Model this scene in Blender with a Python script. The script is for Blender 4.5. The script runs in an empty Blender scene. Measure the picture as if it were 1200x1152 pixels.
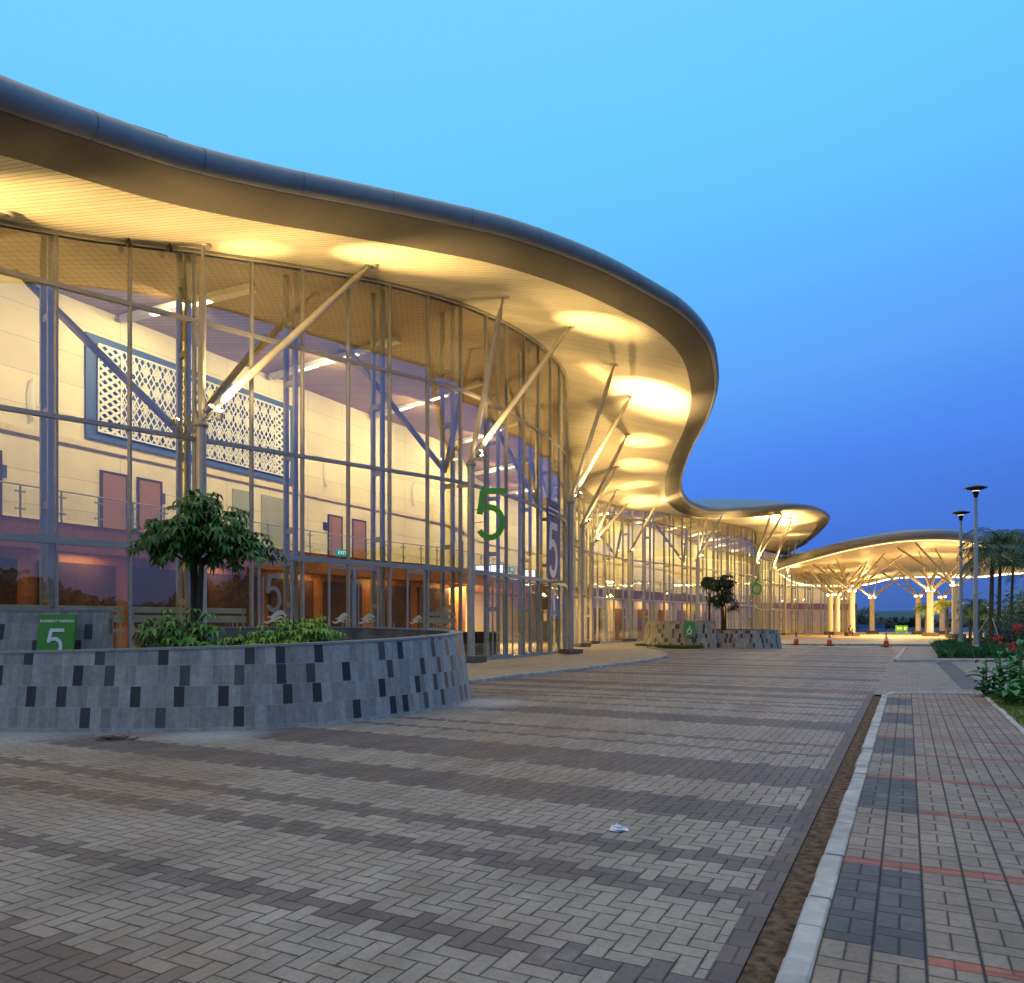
import bpy, bmesh, math, random
from mathutils import Vector, Matrix
from mathutils.bvhtree import BVHTree
random.seed(7)
R = math.radians
scene = bpy.context.scene
col = scene.collection
HZ, F, U0, EYE = 731.5, 900.0, 600.0, 1.55      # surveyed camera: horizon row, focal length (px of a 1200 px wide frame), eye height

def P(u, v, Y):
    return Vector(((u - U0) / F * Y, Y, EYE + (HZ - v) / F * Y))
def PZ(u, v, z):
    Y = F * (z - EYE) / (HZ - v)
    return Vector(((u - U0) / F * Y, Y, z))

# ------------------------------------------------------------------ object helpers
def tag(o, label=None, cat=None, group=None, kind=None):
    if label: o['label'] = label
    if cat: o['category'] = cat
    if group: o['group'] = group
    if kind: o['kind'] = kind
    return o
def empty(name, loc, rz=0.0):
    o = bpy.data.objects.new(name, None)
    o.empty_display_size = 0.2
    col.objects.link(o); o.location = loc; o.rotation_euler = (0, 0, rz)
    return o
def copy_tree(o, parent=None):
    c = o.copy(); col.objects.link(c)
    if parent is not None:
        c.parent = parent
    for ch in list(o.children):
        copy_tree(ch, c)
    return c

class MB:
    """collects geometry and links it as one mesh object"""
    def __init__(s):
        s.v = []; s.f = []; s.uv = {}; s.sm = []; s.fm = []
        s.mi = 0
    def add(s, vs, fs, smooth=False, uvs=None):
        b = len(s.v); s.v.extend([tuple(x) for x in vs])
        for k, f in enumerate(fs):
            s.f.append(tuple(b + i for i in f)); s.sm.append(smooth); s.fm.append(s.mi)
            if uvs: s.uv[len(s.f) - 1] = uvs[k]
    def box(s, c, sz, rz=0.0, M=None):
        hx, hy, hz = sz[0]/2, sz[1]/2, sz[2]/2
        vs = [Vector((x, y, z)) for z in (-hz, hz) for x, y in ((-hx,-hy),(hx,-hy),(hx,hy),(-hx,hy))]
        rot = M if M is not None else Matrix.Rotation(rz, 3, 'Z')
        vs = [rot @ p + Vector(c) for p in vs]
        s.add(vs, [(0,3,2,1),(4,5,6,7),(0,1,5,4),(1,2,6,5),(2,3,7,6),(3,0,4,7)])
    def bar(s, p0, p1, w, d, up=Vector((0,0,1))):
        p0 = Vector(p0); p1 = Vector(p1); t = (p1 - p0).normalized()
        if abs(t.dot(up)) > 0.98: up = Vector((0,1,0))
        a = t.cross(up).normalized(); b = a.cross(t).normalized()
        vs = []
        for p in (p0, p1):
            for x, y in ((-1,-1),(1,-1),(1,1),(-1,1)):
                vs.append(p + a*(x*w/2) + b*(y*d/2))
        s.add(vs, [(0,3,2,1),(4,5,6,7),(0,1,5,4),(1,2,6,5),(2,3,7,6),(3,0,4,7)])
    def tube(s, pts, rad, n=10, caps=True):
        pts = [Vector(p) for p in pts]
        if not isinstance(rad, (list, tuple)): rad = [rad]*len(pts)
        rings = []; prev = None
        for i, p in enumerate(pts):
            t = (pts[min(i+1, len(pts)-1)] - pts[max(i-1, 0)]).normalized()
            if prev is None:
                a = t.cross(Vector((0,0,1)))
                if a.length < 1e-3: a = t.cross(Vector((0,1,0)))
            else:
                a = prev - t*prev.dot(t)
            a.normalize(); prev = a; b = t.cross(a)
            rings.append([p + (a*math.cos(2*math.pi*k/n) + b*math.sin(2*math.pi*k/n))*rad[i] for k in range(n)])
        s.loft(rings, closed=True, smooth=True)
        if caps:
            m = len(s.v)
            s.add(rings[0], [tuple(range(n))[::-1]]); s.add(rings[-1], [tuple(range(n))])
    def loft(s, rows, closed=False, smooth=False, uvrows=None):
        n = len(rows[0]); vs = [p for r in rows for p in r]; fs = []; uvs = [] if uvrows else None
        for i in range(len(rows)-1):
            for j in range(n if closed else n-1):
                k = (j+1) % n
                fs.append((i*n+j, i*n+k, (i+1)*n+k, (i+1)*n+j))
                if uvrows: uvs.append((uvrows[i][j], uvrows[i][k], uvrows[i+1][k], uvrows[i+1][j]))
        s.add(vs, fs, smooth, uvs)
    def lathe(s, prof, c=(0,0,0), n=16):
        c = Vector(c)
        rows = [[c + Vector((r*math.cos(2*math.pi*k/n), r*math.sin(2*math.pi*k/n), z)) for k in range(n)] for r, z in prof]
        s.loft(rows, closed=True, smooth=True)
    def build(s, name, mat, parent=None, loc=None, smooth_all=None):
        me = bpy.data.meshes.new(name)
        o = Vector(loc) if loc is not None else (Vector(parent_world(parent)) if parent is not None else Vector((0,0,0)))
        me.from_pydata([(x-o.x, y-o.y, z-o.z) for x, y, z in s.v], [], s.f)
        mats = mat if isinstance(mat, (list, tuple)) else [mat]
        for m in mats: me.materials.append(m)
        for i, p in enumerate(me.polygons):
            p.use_smooth = s.sm[i] if smooth_all is None else smooth_all
            p.material_index = s.fm[i]
        if s.uv:
            l = me.uv_layers.new(name='UVMap')
            for fi, uv in s.uv.items():
                for k, li in enumerate(me.polygons[fi].loop_indices): l.data[li].uv = uv[k]
        me.update()
        ob = bpy.data.objects.new(name, me); col.objects.link(ob)
        if parent is not None: ob.parent = parent
        if loc is not None:
            ob.location = Vector(loc) - (Vector(parent_world(parent)) if parent is not None else Vector((0,0,0)))
        return ob
def parent_world(o):
    p = Vector((0,0,0))
    while o is not None:
        p = p + o.location; o = o.parent
    return p

# ------------------------------------------------------------------ material helpers
class NT:
    def __init__(s, name):
        s.m = bpy.data.materials.new(name); s.m.use_nodes = True
        s.t = s.m.node_tree; s.n = s.t.nodes; s.l = s.t.links
        s.bsdf = s.n['Principled BSDF']; s.out = s.n['Material Output']
    def node(s, typ, **kw):
        n = s.n.new(typ)
        for k, v in kw.items(): setattr(n, k, v)
        return n
    def put(s, sock, v):
        if isinstance(v, bpy.types.NodeSocket): s.l.new(v, sock)
        elif isinstance(v, (tuple, list)) and len(v) == 3 and sock.type == 'RGBA': sock.default_value = (*v, 1)
        else: sock.default_value = v
    def m_(s, op, a, b=0.0, c=None):
        n = s.node('ShaderNodeMath', operation=op)
        s.put(n.inputs[0], a); s.put(n.inputs[1], b)
        if c is not None: s.put(n.inputs[2], c)
        return n.outputs[0]
    def mix(s, fac, a, b, mode='MIX'):
        n = s.node('ShaderNodeMix', data_type='RGBA', blend_type=mode)
        s.put(n.inputs[0], fac); s.put(n.inputs[6], a); s.put(n.inputs[7], b)
        return n.outputs[2]
    def obj(s):
        return s.node('ShaderNodeTexCoord').outputs['Object']
    def uvc(s):
        return s.node('ShaderNodeTexCoord').outputs['UV']
    def sep(s, v):
        n = s.node('ShaderNodeSeparateXYZ'); s.l.new(v, n.inputs[0]); return n.outputs
    def comb(s, x, y, z=0.0):
        n = s.node('ShaderNodeCombineXYZ')
        for i, a in enumerate((x, y, z)): s.put(n.inputs[i], a)
        return n.outputs[0]
    def noise(s, vec, scale, detail=4, rough=0.55):
        n = s.node('ShaderNodeTexNoise'); s.put(n.inputs['Vector'], vec)
        n.inputs['Scale'].default_value = scale; n.inputs['Detail'].default_value = detail; n.inputs['Roughness'].default_value = rough
        return n.outputs['Fac']
    def white(s, vec):
        n = s.node('ShaderNodeTexWhiteNoise', noise_dimensions='3D'); s.put(n.inputs['Vector'], vec); return n.outputs['Value']
    def ramp(s, fac, stops, interp='LINEAR'):
        n = s.node('ShaderNodeValToRGB'); n.color_ramp.interpolation = interp
        e = n.color_ramp.elements
        while len(e) > 1: e.remove(e[-1])
        for i, (p, c) in enumerate(stops):
            x = e[0] if i == 0 else e.new(p)
            x.position = p; x.color = (*c, 1) if isinstance(c, (tuple, list)) else (c, c, c, 1)
        s.put(n.inputs[0], fac)
        return n.outputs[0]
    def bump(s, h, strength=0.3, dist=0.01):
        n = s.node('ShaderNodeBump'); n.inputs['Strength'].default_value = strength; n.inputs['Distance'].default_value = dist
        s.put(n.inputs['Height'], h); s.l.new(n.outputs[0], s.bsdf.inputs['Normal'])
    def fin(s, color, rough=0.6, metal=0.0, spec=0.5):
        b = s.bsdf
        s.put(b.inputs['Base Color'], color); s.put(b.inputs['Roughness'], rough); s.put(b.inputs['Metallic'], metal)
        b.inputs['Specular IOR Level'].default_value = spec
        return s.m

def simple(name, c, rough=0.5, metal=0.0, var=0.12, scale=6.0, spec=0.5, bump=0.0):
    t = NT(name); o = t.obj()
    n = t.noise(o, scale, 5)
    f = t.ramp(n, [(0.3, 1-var), (0.7, 1+var)])
    colr = t.mix(1.0, c, f, 'MULTIPLY')
    r = t.m_('ADD', t.m_('MULTIPLY', t.noise(o, scale*2.3, 3), 0.2), rough-0.1)
    if bump: t.bump(t.noise(o, scale*6, 4), bump, 0.01)
    return t.fin(colr, r, metal, spec)
def emit(name, c, strength):
    t = NT(name); e = t.node('ShaderNodeEmission')
    e.inputs[0].default_value = (*c, 1); e.inputs[1].default_value = strength
    t.l.new(e.outputs[0], t.out.inputs[0]); return t.m

def brick_edge(t, lx, ly, w, h):
    a = t.m_('MINIMUM', lx, t.m_('SUBTRACT', w, lx)); b = t.m_('MINIMUM', ly, t.m_('SUBTRACT', h, ly))
    return t.m_('MINIMUM', a, b)

def stains(t, o):
    big = t.noise(o, 0.35, 4, 0.6); mid = t.noise(o, 2.2, 5, 0.65)
    return big, mid

def mat_plaza():
    t = NT('herringbone_paving'); o = t.obj(); X, Y, _ = t.sep(o)
    B = 0.105
    x = t.m_('DIVIDE', X, B); y = t.m_('DIVIDE', Y, B)
    i = t.m_('FLOOR', x); j = t.m_('FLOOR', y)
    fx = t.m_('SUBTRACT', x, i); fy = t.m_('SUBTRACT', y, j)
    k = t.m_('FLOORED_MODULO', t.m_('SUBTRACT', i, j), 4.0)
    k1 = t.m_('COMPARE', k, 1.0, 0.1); k2 = t.m_('COMPARE', k, 2.0, 0.1)
    hor = t.m_('LESS_THAN', k, 1.5)
    lx = t.m_('ADD', fx, k1); ly = t.m_('ADD', fy, k2)
    w = t.m_('ADD', 1.0, hor); h = t.m_('SUBTRACT', 2.0, hor)
    d = brick_edge(t, lx, ly, w, h)
    bi = t.m_('SUBTRACT', i, k1); bj = t.m_('SUBTRACT', j, k2)
    rnd = t.white(t.comb(bi, bj, 3.0)); rnd2 = t.white(t.comb(bi, bj, 9.0))
    yc = t.m_('MULTIPLY', t.m_('ADD', bj, t.m_('MULTIPLY', h, 0.5)), B)
    ph = t.m_('DIVIDE', t.m_('FLOORED_MODULO', t.m_('SUBTRACT', yc, 3.2), 10.8), 10.8)
    st = []
    for a, b in ((0, .21), (1.12, 1.36), (1.8, 2.03), (2.9, 3.62), (4.5, 5.65), (6.4, 6.56), (7.2, 7.4), (8.9, 9.9)):
        st += [(a/10.8, 1.0), (b/10.8, 0.0)]
    band = t.ramp(ph, st, 'CONSTANT')
    dark = band
    big, mid = stains(t, o)
    light_c = t.ramp(rnd, [(0.0, (.285,.238,.196)), (0.5, (.315,.263,.216)), (1.0, (.345,.29,.24))])
    dark_c = t.ramp(rnd2, [(0.0, (.128,.104,.096)), (1.0, (.168,.136,.125))])
    c = t.mix(dark, light_c, dark_c)
    c = t.mix(1.0, c, t.ramp(mid, [(0.25, .70), (0.75, 1.2)]), 'MULTIPLY')
    c = t.mix(1.0, c, t.ramp(t.noise(o, 32, 8, .8), [(0.28, .66), (0.72, 1.24)]), 'MULTIPLY')
    c = t.mix(t.ramp(big, [(0.50, 0.0), (0.68, 0.5)]), c, (.24,.135,.08))
    c = t.mix(t.ramp(t.noise(o, .55, 3, .5), [(0.58, 0.0), (0.68, 0.45)]), c, (.11,.088,.075))
    trk = t.node('ShaderNodeMapping'); trk.inputs['Scale'].default_value = (1.6, .10, 1); t.l.new(o, trk.inputs[0])
    c = t.mix(1.0, c, t.ramp(t.noise(trk.outputs[0], 1.0, 4, .6), [(0.35, .80), (0.6, 1.06)]), 'MULTIPLY')
    scuff = t.ramp(t.noise(o, 1.1, 8, 0.75), [(0.60, 0.0), (0.74, 0.5)])
    c = t.mix(scuff, c, (.42,.40,.38))
    dust = 0.0
    for dx_, dy_, rr in ((-7.5, 13.2, 1.5), (-11.1, 6.4, 1.6), (-8.7, 7.7, 1.1)):
        vd = t.node('ShaderNodeVectorMath', operation='DISTANCE'); t.l.new(o, vd.inputs[0]); vd.inputs[1].default_value = (dx_, dy_, 0)
        dust = t.m_('MAXIMUM', dust, t.m_('SUBTRACT', 1.0, t.m_('DIVIDE', vd.outputs['Value'], rr)))
    dust = t.ramp(t.m_('MULTIPLY', dust, t.m_('ADD', t.noise(o, 2.5, 8, .75), .35)), [(0.15, 0.0), (0.6, 0.75)])
    c = t.mix(dust, c, (.46,.45,.44))
    speck = t.ramp(t.noise(o, 38.0, 2, 0.6), [(0.70, 0.0), (0.76, 0.6)])
    c = t.mix(t.m_('MULTIPLY', speck, t.ramp(t.noise(o, 0.8, 2), [(0.5, 0.0), (0.6, 1.0)])), c, (.5,.49,.47))
    gw = t.m_('MULTIPLY', d, t.ramp(t.noise(o, 9, 3), [(0.3, .6), (0.7, 1.7)])); grout = t.ramp(gw, [(0.015, 1.0), (0.07, 0.0)])
    c = t.mix(grout, c, (.02,.016,.014))
    hgt = t.m_('ADD', t.ramp(d, [(0.0, 0.0), (0.12, 1.0)]), t.m_('MULTIPLY', t.noise(o, 60, 3), 0.25))
    hgt = t.m_('ADD', hgt, t.m_('MULTIPLY', rnd, 0.35))
    hgt = t.m_('ADD', hgt, t.m_('MULTIPLY', t.m_('SUBTRACT', rnd, .5), t.m_('MULTIPLY', lx, 0.7)))
    hgt = t.m_('ADD', hgt, t.m_('MULTIPLY', t.m_('SUBTRACT', rnd2, .5), t.m_('MULTIPLY', ly, 0.7)))
    t.bump(hgt, 0.75, 0.008)
    return t.fin(c, t.ramp(mid, [(0.3, .5), (0.7, .8)]), 0, 0.4)

def mat_sidewalk(x0):
    t = NT('sidewalk_pavers'); o = t.obj(); X, Y, _ = t.sep(o)
    x = t.m_('DIVIDE', t.m_('SUBTRACT', X, x0), 0.21); ci = t.m_('FLOOR', x); fx = t.m_('SUBTRACT', x, ci)
    odd = t.m_('FLOORED_MODULO', ci, 2.0)
    y = t.m_('ADD', t.m_('DIVIDE', Y, 0.315), t.m_('MULTIPLY', odd, 0.5)); j = t.m_('FLOOR', y); fy = t.m_('MULTIPLY', t.m_('SUBTRACT', y, j), 0.315)
    hor = t.m_('LESS_THAN', fy, 0.105)
    half = t.m_('GREATER_THAN', fx, 0.5); nh = t.m_('SUBTRACT', 1.0, hor)
    fxm = t.m_('MULTIPLY', fx, 0.21)
    lx = t.m_('SUBTRACT', fxm, t.m_('MULTIPLY', t.m_('MULTIPLY', half, nh), 0.105))
    w = t.m_('ADD', 0.105, t.m_('MULTIPLY', hor, 0.105))
    ly = t.m_('SUBTRACT', fy, t.m_('MULTIPLY', nh, 0.105)); h = t.m_('SUBTRACT', 0.21, t.m_('MULTIPLY', hor, 0.105))
    d = brick_edge(t, lx, ly, w, h)
    colgap = t.m_('MINIMUM', fxm, t.m_('SUBTRACT', 0.21, fxm))
    rnd = t.white(t.comb(t.m_('ADD', ci, t.m_('MULTIPLY', t.m_('MULTIPLY', half, nh), 0.5)), j, hor))
    sp = t.m_('FLOORED_MODULO', t.m_('SUBTRACT', Y, 3.68), 2.9)
    left = t.m_('LESS_THAN', x, 2.0)
    yb = t.m_('ADD', t.m_('MULTIPLY', t.m_('SUBTRACT', j, t.m_('MULTIPLY', odd, 0.5)), 0.315), t.m_('SUBTRACT', .21, t.m_('MULTIPLY', hor, .1575)))
    dk = t.m_('MULTIPLY', left, t.m_('LESS_THAN', t.m_('FLOORED_MODULO', t.m_('SUBTRACT', yb, 3.68), 2.9), 1.38))
    red1 = t.m_('MULTIPLY', t.m_('LESS_THAN', sp, 0.1), t.m_('SUBTRACT', 1.0, left))
    red2 = t.m_('COMPARE', sp, 1.44, 0.055)
    red = t.m_('MAXIMUM', red1, red2)
    big, mid = stains(t, o)
    c = t.ramp(rnd, [(0, (.255,.195,.15)), (.5, (.285,.222,.168)), (1, (.325,.253,.195))])
    c = t.mix(dk, c, t.ramp(rnd, [(0, (.09,.085,.09)), (1, (.14,.125,.125))]))
    c = t.mix(t.m_('MULTIPLY', red, 0.85), c, t.ramp(rnd, [(0, (.36,.085,.05)), (1, (.44,.12,.075))]))
    c = t.mix(1.0, c, t.ramp(mid, [(0.25, .66), (0.75, 1.22)]), 'MULTIPLY')
    c = t.mix(1.0, c, t.ramp(t.noise(o, 32, 8, .8), [(0.28, .66), (0.72, 1.24)]), 'MULTIPLY')
    scuff = t.ramp(t.noise(o, 1.7, 8, 0.75), [(0.62, 0.0), (0.74, 0.45)])
    c = t.mix(scuff, c, (.45,.43,.40))
    c = t.mix(t.ramp(big, [(0.5, 0), (0.7, .4)]), c, (.17,.12,.085))
    re = t.m_('MINIMUM', t.m_('ABSOLUTE', t.m_('SUBTRACT', t.m_('ABSOLUTE', t.m_('SUBTRACT', sp, 1.44)), .055)), t.m_('ADD', t.m_('MINIMUM', t.m_('ABSOLUTE', t.m_('SUBTRACT', sp, .1)), sp), left))
    d = t.m_('MINIMUM', t.m_('ADD', d, t.m_('MULTIPLY', red, .003)), re)
    grout = t.m_('MAXIMUM', t.ramp(d, [(0.002, 1.0), (0.006, 0.0)]), t.ramp(colgap, [(0.003, 1.0), (0.009, 0.0)]))
    c = t.mix(grout, c, (.018,.015,.013))
    hgt = t.m_('ADD', t.ramp(d, [(0.0, 0.0), (0.012, 1.0)]), t.m_('MULTIPLY', t.noise(o, 60, 3), 0.25))
    t.bump(t.m_('ADD', hgt, t.m_('MULTIPLY', rnd, 0.3)), 0.7, 0.008)
    return t.fin(c, .72, 0, 0.35)

def mat_runbond(name, bw, bh, c0, c1, rot=0.0, grout_c=(.05,.04,.035)):
    t = NT(name); o = t.obj()
    mp = t.node('ShaderNodeMapping'); mp.inputs['Rotation'].default_value = (0, 0, rot); t.l.new(o, mp.inputs[0])
    X, Y, _ = t.sep(mp.outputs[0])
    y = t.m_('DIVIDE', Y, bh); j = t.m_('FLOOR', y); fy = t.m_('MULTIPLY', t.m_('SUBTRACT', y, j), bh)
    x = t.m_('ADD', t.m_('DIVIDE', X, bw), t.m_('MULTIPLY', t.m_('FLOORED_MODULO', j, 2.0), 0.5)); i = t.m_('FLOOR', x)
    fx = t.m_('MULTIPLY', t.m_('SUBTRACT', x, i), bw)
    d = brick_edge(t, fx, fy, bw, bh); rnd = t.white(t.comb(i, j, 1.0))
    big, mid = stains(t, o)
    c = t.mix(rnd, c0, c1)
    c = t.mix(1.0, c, t.ramp(mid, [(0.25, .75), (0.75, 1.2)]), 'MULTIPLY')
    c = t.mix(t.ramp(big, [(0.5, 0), (0.7, .35)]), c, (.18,.13,.10))
    e = min(bw, bh)
    c = t.mix(t.ramp(d, [(e*.015, 1.0), (e*.05, 0.0)]), c, grout_c)
    t.bump(t.m_('ADD', t.ramp(d, [(0.0, 0.0), (e*.1, 1.0)]), t.m_('MULTIPLY', rnd, 0.3)), 0.6, 0.006)
    return t.fin(c, .68, 0, 0.35)

def mat_walltiles():
    t = NT('planter_stone_tiles'); X, Y, _ = t.sep(t.uvc()); o = t.obj()
    tw, th, off = 0.155, 0.30, 0.075
    y = t.m_('DIVIDE', t.m_('SUBTRACT', Y, off), th); j = t.m_('FLOOR', y); fy = t.m_('MULTIPLY', t.m_('SUBTRACT', y, j), th)
    sh = t.m_('MULTIPLY', t.white(t.comb(j, 5.0, 1.0)), 0.8)
    x = t.m_('ADD', t.m_('DIVIDE', X, tw), sh); i = t.m_('FLOOR', x); fx = t.m_('MULTIPLY', t.m_('SUBTRACT', x, i), tw)
    rnd = t.white(t.comb(i, j, 2.0))
    inrow = t.m_('MULTIPLY', t.m_('GREATER_THAN', y, 0.0), t.m_('LESS_THAN', j, 4.5))
    cap = t.m_('MULTIPLY', 1.0, inrow)
    blk = t.m_('FLOOR', t.m_('DIVIDE', i, 4.0)); pick = t.m_('FLOOR', t.m_('MULTIPLY', t.white(t.comb(blk, j, 6.0)), 3.999))
    isdark = t.m_('MULTIPLY', t.m_('MULTIPLY', t.m_('COMPARE', t.m_('FLOORED_MODULO', i, 4.0), pick, 0.2), t.m_('LESS_THAN', t.white(t.comb(blk, j, 8.0)), 0.82)), cap)
    wide = t.m_('GREATER_THAN', t.white(t.comb(t.m_('FLOOR', t.m_('DIVIDE', i, 2.0)), j, 7.0)), 0.55)
    seam_ok = t.m_('SUBTRACT', 1.0, t.m_('MULTIPLY', t.m_('MULTIPLY', wide, t.m_('COMPARE', t.m_('FLOORED_MODULO', i, 2.0), 1.0, 0.1)), t.m_('SUBTRACT', 1.0, isdark)))
    dxl = t.m_('ADD', fx, t.m_('MULTIPLY', t.m_('SUBTRACT', 1.0, seam_ok), 1.0))
    dx = t.m_('MINIMUM', dxl, t.m_('SUBTRACT', tw, fx))
    d = t.m_('MINIMUM', dx, t.m_('MINIMUM', fy, t.m_('SUBTRACT', th, fy)))
    tone = t.white(t.comb(i, j, 4.0))
    c = t.ramp(tone, [(0, (.215,.21,.205)), (.5, (.27,.265,.26)), (1, (.33,.325,.315))])
    c = t.mix(isdark, c, t.ramp(t.white(t.comb(i, j, 12.0)), [(0, (.022,.022,.024)), (.6, (.032,.032,.035)), (1, (.10,.098,.098))]))
    streak = t.node('ShaderNodeMapping'); streak.inputs['Scale'].default_value = (9, 9, 1.2); t.l.new(o, streak.inputs[0])
    st = t.noise(streak.outputs[0], 1.0, 6, 0.6)
    c = t.mix(1.0, c, t.ramp(st, [(0.25, .72), (0.75, 1.25)]), 'MULTIPLY')
    c = t.mix(1.0, c, t.ramp(t.noise(o, 14, 6), [(0.25, .8), (0.75, 1.18)]), 'MULTIPLY')
    low = t.ramp(t.m_('ADD', Y, t.m_('MULTIPLY', t.noise(o, 3.0, 5), 0.12)), [(0.05, .55), (0.16, 0.0)])
    c = t.mix(low, c, (.36,.35,.34))
    c = t.mix(t.m_('MULTIPLY', t.ramp(d, [(0.002, 1.0), (0.005, 0.0)]), 0.7), c, (.36,.36,.36))
    t.bump(t.m_('ADD', t.ramp(d, [(0, 0), (.006, 1)]), t.m_('MULTIPLY', t.noise(o, 40, 4), .4)), 0.4, 0.004)
    return t.fin(c, t.m_('SUBTRACT', .6, t.m_('MULTIPLY', isdark, .2)), 0, 0.4)

def mat_stripes(name, c, period, axis='Y', dark=0.55, rough=0.45, metal=0.0, width=0.1, seam=None):
    t = NT(name); o = t.obj(); xyz = t.sep(o)
    a = xyz[{'X': 0, 'Y': 1, 'Z': 2}[axis]]
    q = t.m_('DIVIDE', a, period); i = t.m_('FLOOR', q); f = t.m_('SUBTRACT', q, i)
    g = t.m_('LESS_THAN', f, width)
    cc = t.mix(1.0, c, t.ramp(t.white(t.comb(i, 1.0, 2.0)), [(0, .9), (1, 1.06)]), 'MULTIPLY')
    cc = t.mix(1.0, cc, t.ramp(t.noise(o, 0.7, 4), [(0.3, .92), (0.7, 1.06)]), 'MULTIPLY')
    cc = t.mix(t.m_('MULTIPLY', g, 1-dark), cc, (0.02, 0.017, 0.012))
    if seam:
        b = xyz[{'X': 0, 'Y': 1, 'Z': 2}[seam[0]]]
        gb = t.m_('LESS_THAN', t.m_('FRACT', t.m_('DIVIDE', b, seam[1])), 0.008)
        cc = t.mix(t.m_('MULTIPLY', gb, .5), cc, (0.02, 0.017, 0.012))
    t.bump(t.m_('SUBTRACT', 1.0, g), 0.4, 0.01)
    return t.fin(cc, rough, metal)

def mat_wood(name, c0, c1, axis=0, period=0.6, rough=0.4):
    t = NT(name); o = t.obj()
    mp = t.node('ShaderNodeMapping'); sc = [14, 14, 14]; sc[2 if axis == 2 else axis] = 0.8; mp.inputs['Scale'].default_value = sc; t.l.new(o, mp.inputs[0])
    g = t.noise(mp.outputs[0], 1.0, 6, 0.6)
    xyz = t.sep(o); s_ = t.m_('ADD', xyz[0], t.m_('MULTIPLY', xyz[1], 0.6))
    q = t.m_('DIVIDE', s_, period); f = t.m_('FRACT', q); rnd = t.white(t.comb(t.m_('FLOOR', q), 0.0, 0.0))
    c = t.mix(g, c0, c1)
    c = t.mix(1.0, c, t.ramp(rnd, [(0, .82), (1, 1.12)]), 'MULTIPLY')
    c = t.mix(t.m_('MULTIPLY', t.m_('LESS_THAN', f, 0.015), .7), c, (.02,.012,.008))
    return t.fin(c, rough, 0, 0.5)

def mat_glass(name, refl=0.17, tint=(.86,.88,.84), pw=5.0):
    t = NT(name)
    lw = t.node('ShaderNodeLayerWeight'); lw.inputs[0].default_value = 0.5
    facing = lw.outputs['Facing']
    fr = t.m_('ADD', refl, t.m_('MULTIPLY', t.m_('POWER', facing, 4.6), 0.85-refl))
    tr = t.node('ShaderNodeBsdfTransparent'); tr.inputs[0].default_value = (*tint, 1)
    gl = t.node('ShaderNodeBsdfGlossy'); gl.inputs['Color'].default_value = (.93,.96,1,1); gl.inputs['Roughness'].default_value = 0.0
    mx = t.node('ShaderNodeMixShader'); t.l.new(fr, mx.inputs[0]); t.l.new(tr.outputs[0], mx.inputs[1]); t.l.new(gl.outputs[0], mx.inputs[2])
    t.l.new(mx.outputs[0], t.out.inputs[0]); return t.m

def mat_leaf(name, c0, c1, rough=0.45, trans=0.15):
    t = NT(name); oi = t.node('ShaderNodeNewGeometry')
    c = t.mix(oi.outputs['Random Per Island'], c0, c1)
    t.fin(c, rough, 0, 0.4)
    b = t.bsdf
    tl = t.node('ShaderNodeBsdfTranslucent'); t.l.new(c, tl.inputs[0])
    mx = t.node('ShaderNodeMixShader'); mx.inputs[0].default_value = trans
    t.l.new(b.outputs[0], mx.inputs[1]); t.l.new(tl.outputs[0], mx.inputs[2]); t.l.new(mx.outputs[0], t.out.inputs[0])
    return t.m

def mat_grass(name, c0, c1):
    t = NT(name); o = t.obj(); n = t.noise(o, 1.5, 6, .7); n2 = t.noise(o, 25, 3)
    c = t.mix(t.m_('MULTIPLY', t.m_('ADD', n, n2), .5), c0, c1)
    t.bump(n2, .8, .03)
    return t.fin(c, .9, 0, .2)

M = {}
M['plaza'] = mat_plaza()
M['walk'] = mat_sidewalk(-0.349)
M['cross'] = mat_runbond('crossing_pavers', .21, .105, (.22,.178,.15), (.32,.265,.225))
M['apron'] = mat_runbond('apron_tiles', .6, .6, (.42,.34,.24), (.47,.38,.27), 0.5, (.30,.24,.17))
M['kerb'] = simple('kerb_concrete', (.42,.395,.375), .85, 0, .30, 4, .2, .08)
M['gutter'] = simple('gutter_dirt', (.115,.075,.048), .9, 0, .75, 14, .2, .8)
M['tiles'] = mat_walltiles()
M['coping'] = simple('planter_coping', (.27,.265,.255), .7, 0, .2, 9, .3, .3)
M['concrete'] = simple('planter_inside_concrete', (.16,.145,.125), .85, 0, .4, 3, .3, .4)
M['soil'] = simple('planter_soil', (.06,.042,.028), .95, 0, .5, 8, .1, 1.0)
M['ground'] = mat_grass('far_ground', (.05,.06,.03), (.10,.10,.05))
M['lawn'] = mat_grass('lawn', (.08,.14,.028), (.18,.18,.05))
M['water'] = NT('lagoon_water').fin((.12,.17,.22), .08, 0, .5)
M['roofm'] = mat_stripes('roof_sheet_metal', (.17,.18,.23), .45, 'X', .6, .4, .2, .06)
M['tubem'] = simple('roof_edge_paint', (.20,.22,.26), .42, .0, .08, 2, .5)
M['joint_grey'] = simple('joint_dark_grey', (.075,.08,.09), .6, 0, .05, 3)  # the roof edge seams' own dark grey
M['bandm'] = simple('fascia_panel_grey', (.105,.10,.10), .55, .0, .07, 1.2, .4)
M['soffit'] = mat_stripes('soffit_linear_panels', (.66,.62,.53), .2, 'Y', .25, .42, .0, .13)
M['steel'] = simple('painted_steel', (.42,.40,.36), .4, .2, .08, 4)
M['steel_dark'] = simple('frame_steel', (.40,.39,.37), .4, .15, .08, 4)
M['alu'] = simple('mullion_aluminium', (.33,.335,.34), .4, .2, .06, 4)
M['plinth'] = simple('column_plinth_stone', (.14,.115,.095), .8, 0, .25, 6, .3, .4)
M['glass'] = mat_glass('facade_glass', .18)
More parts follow.
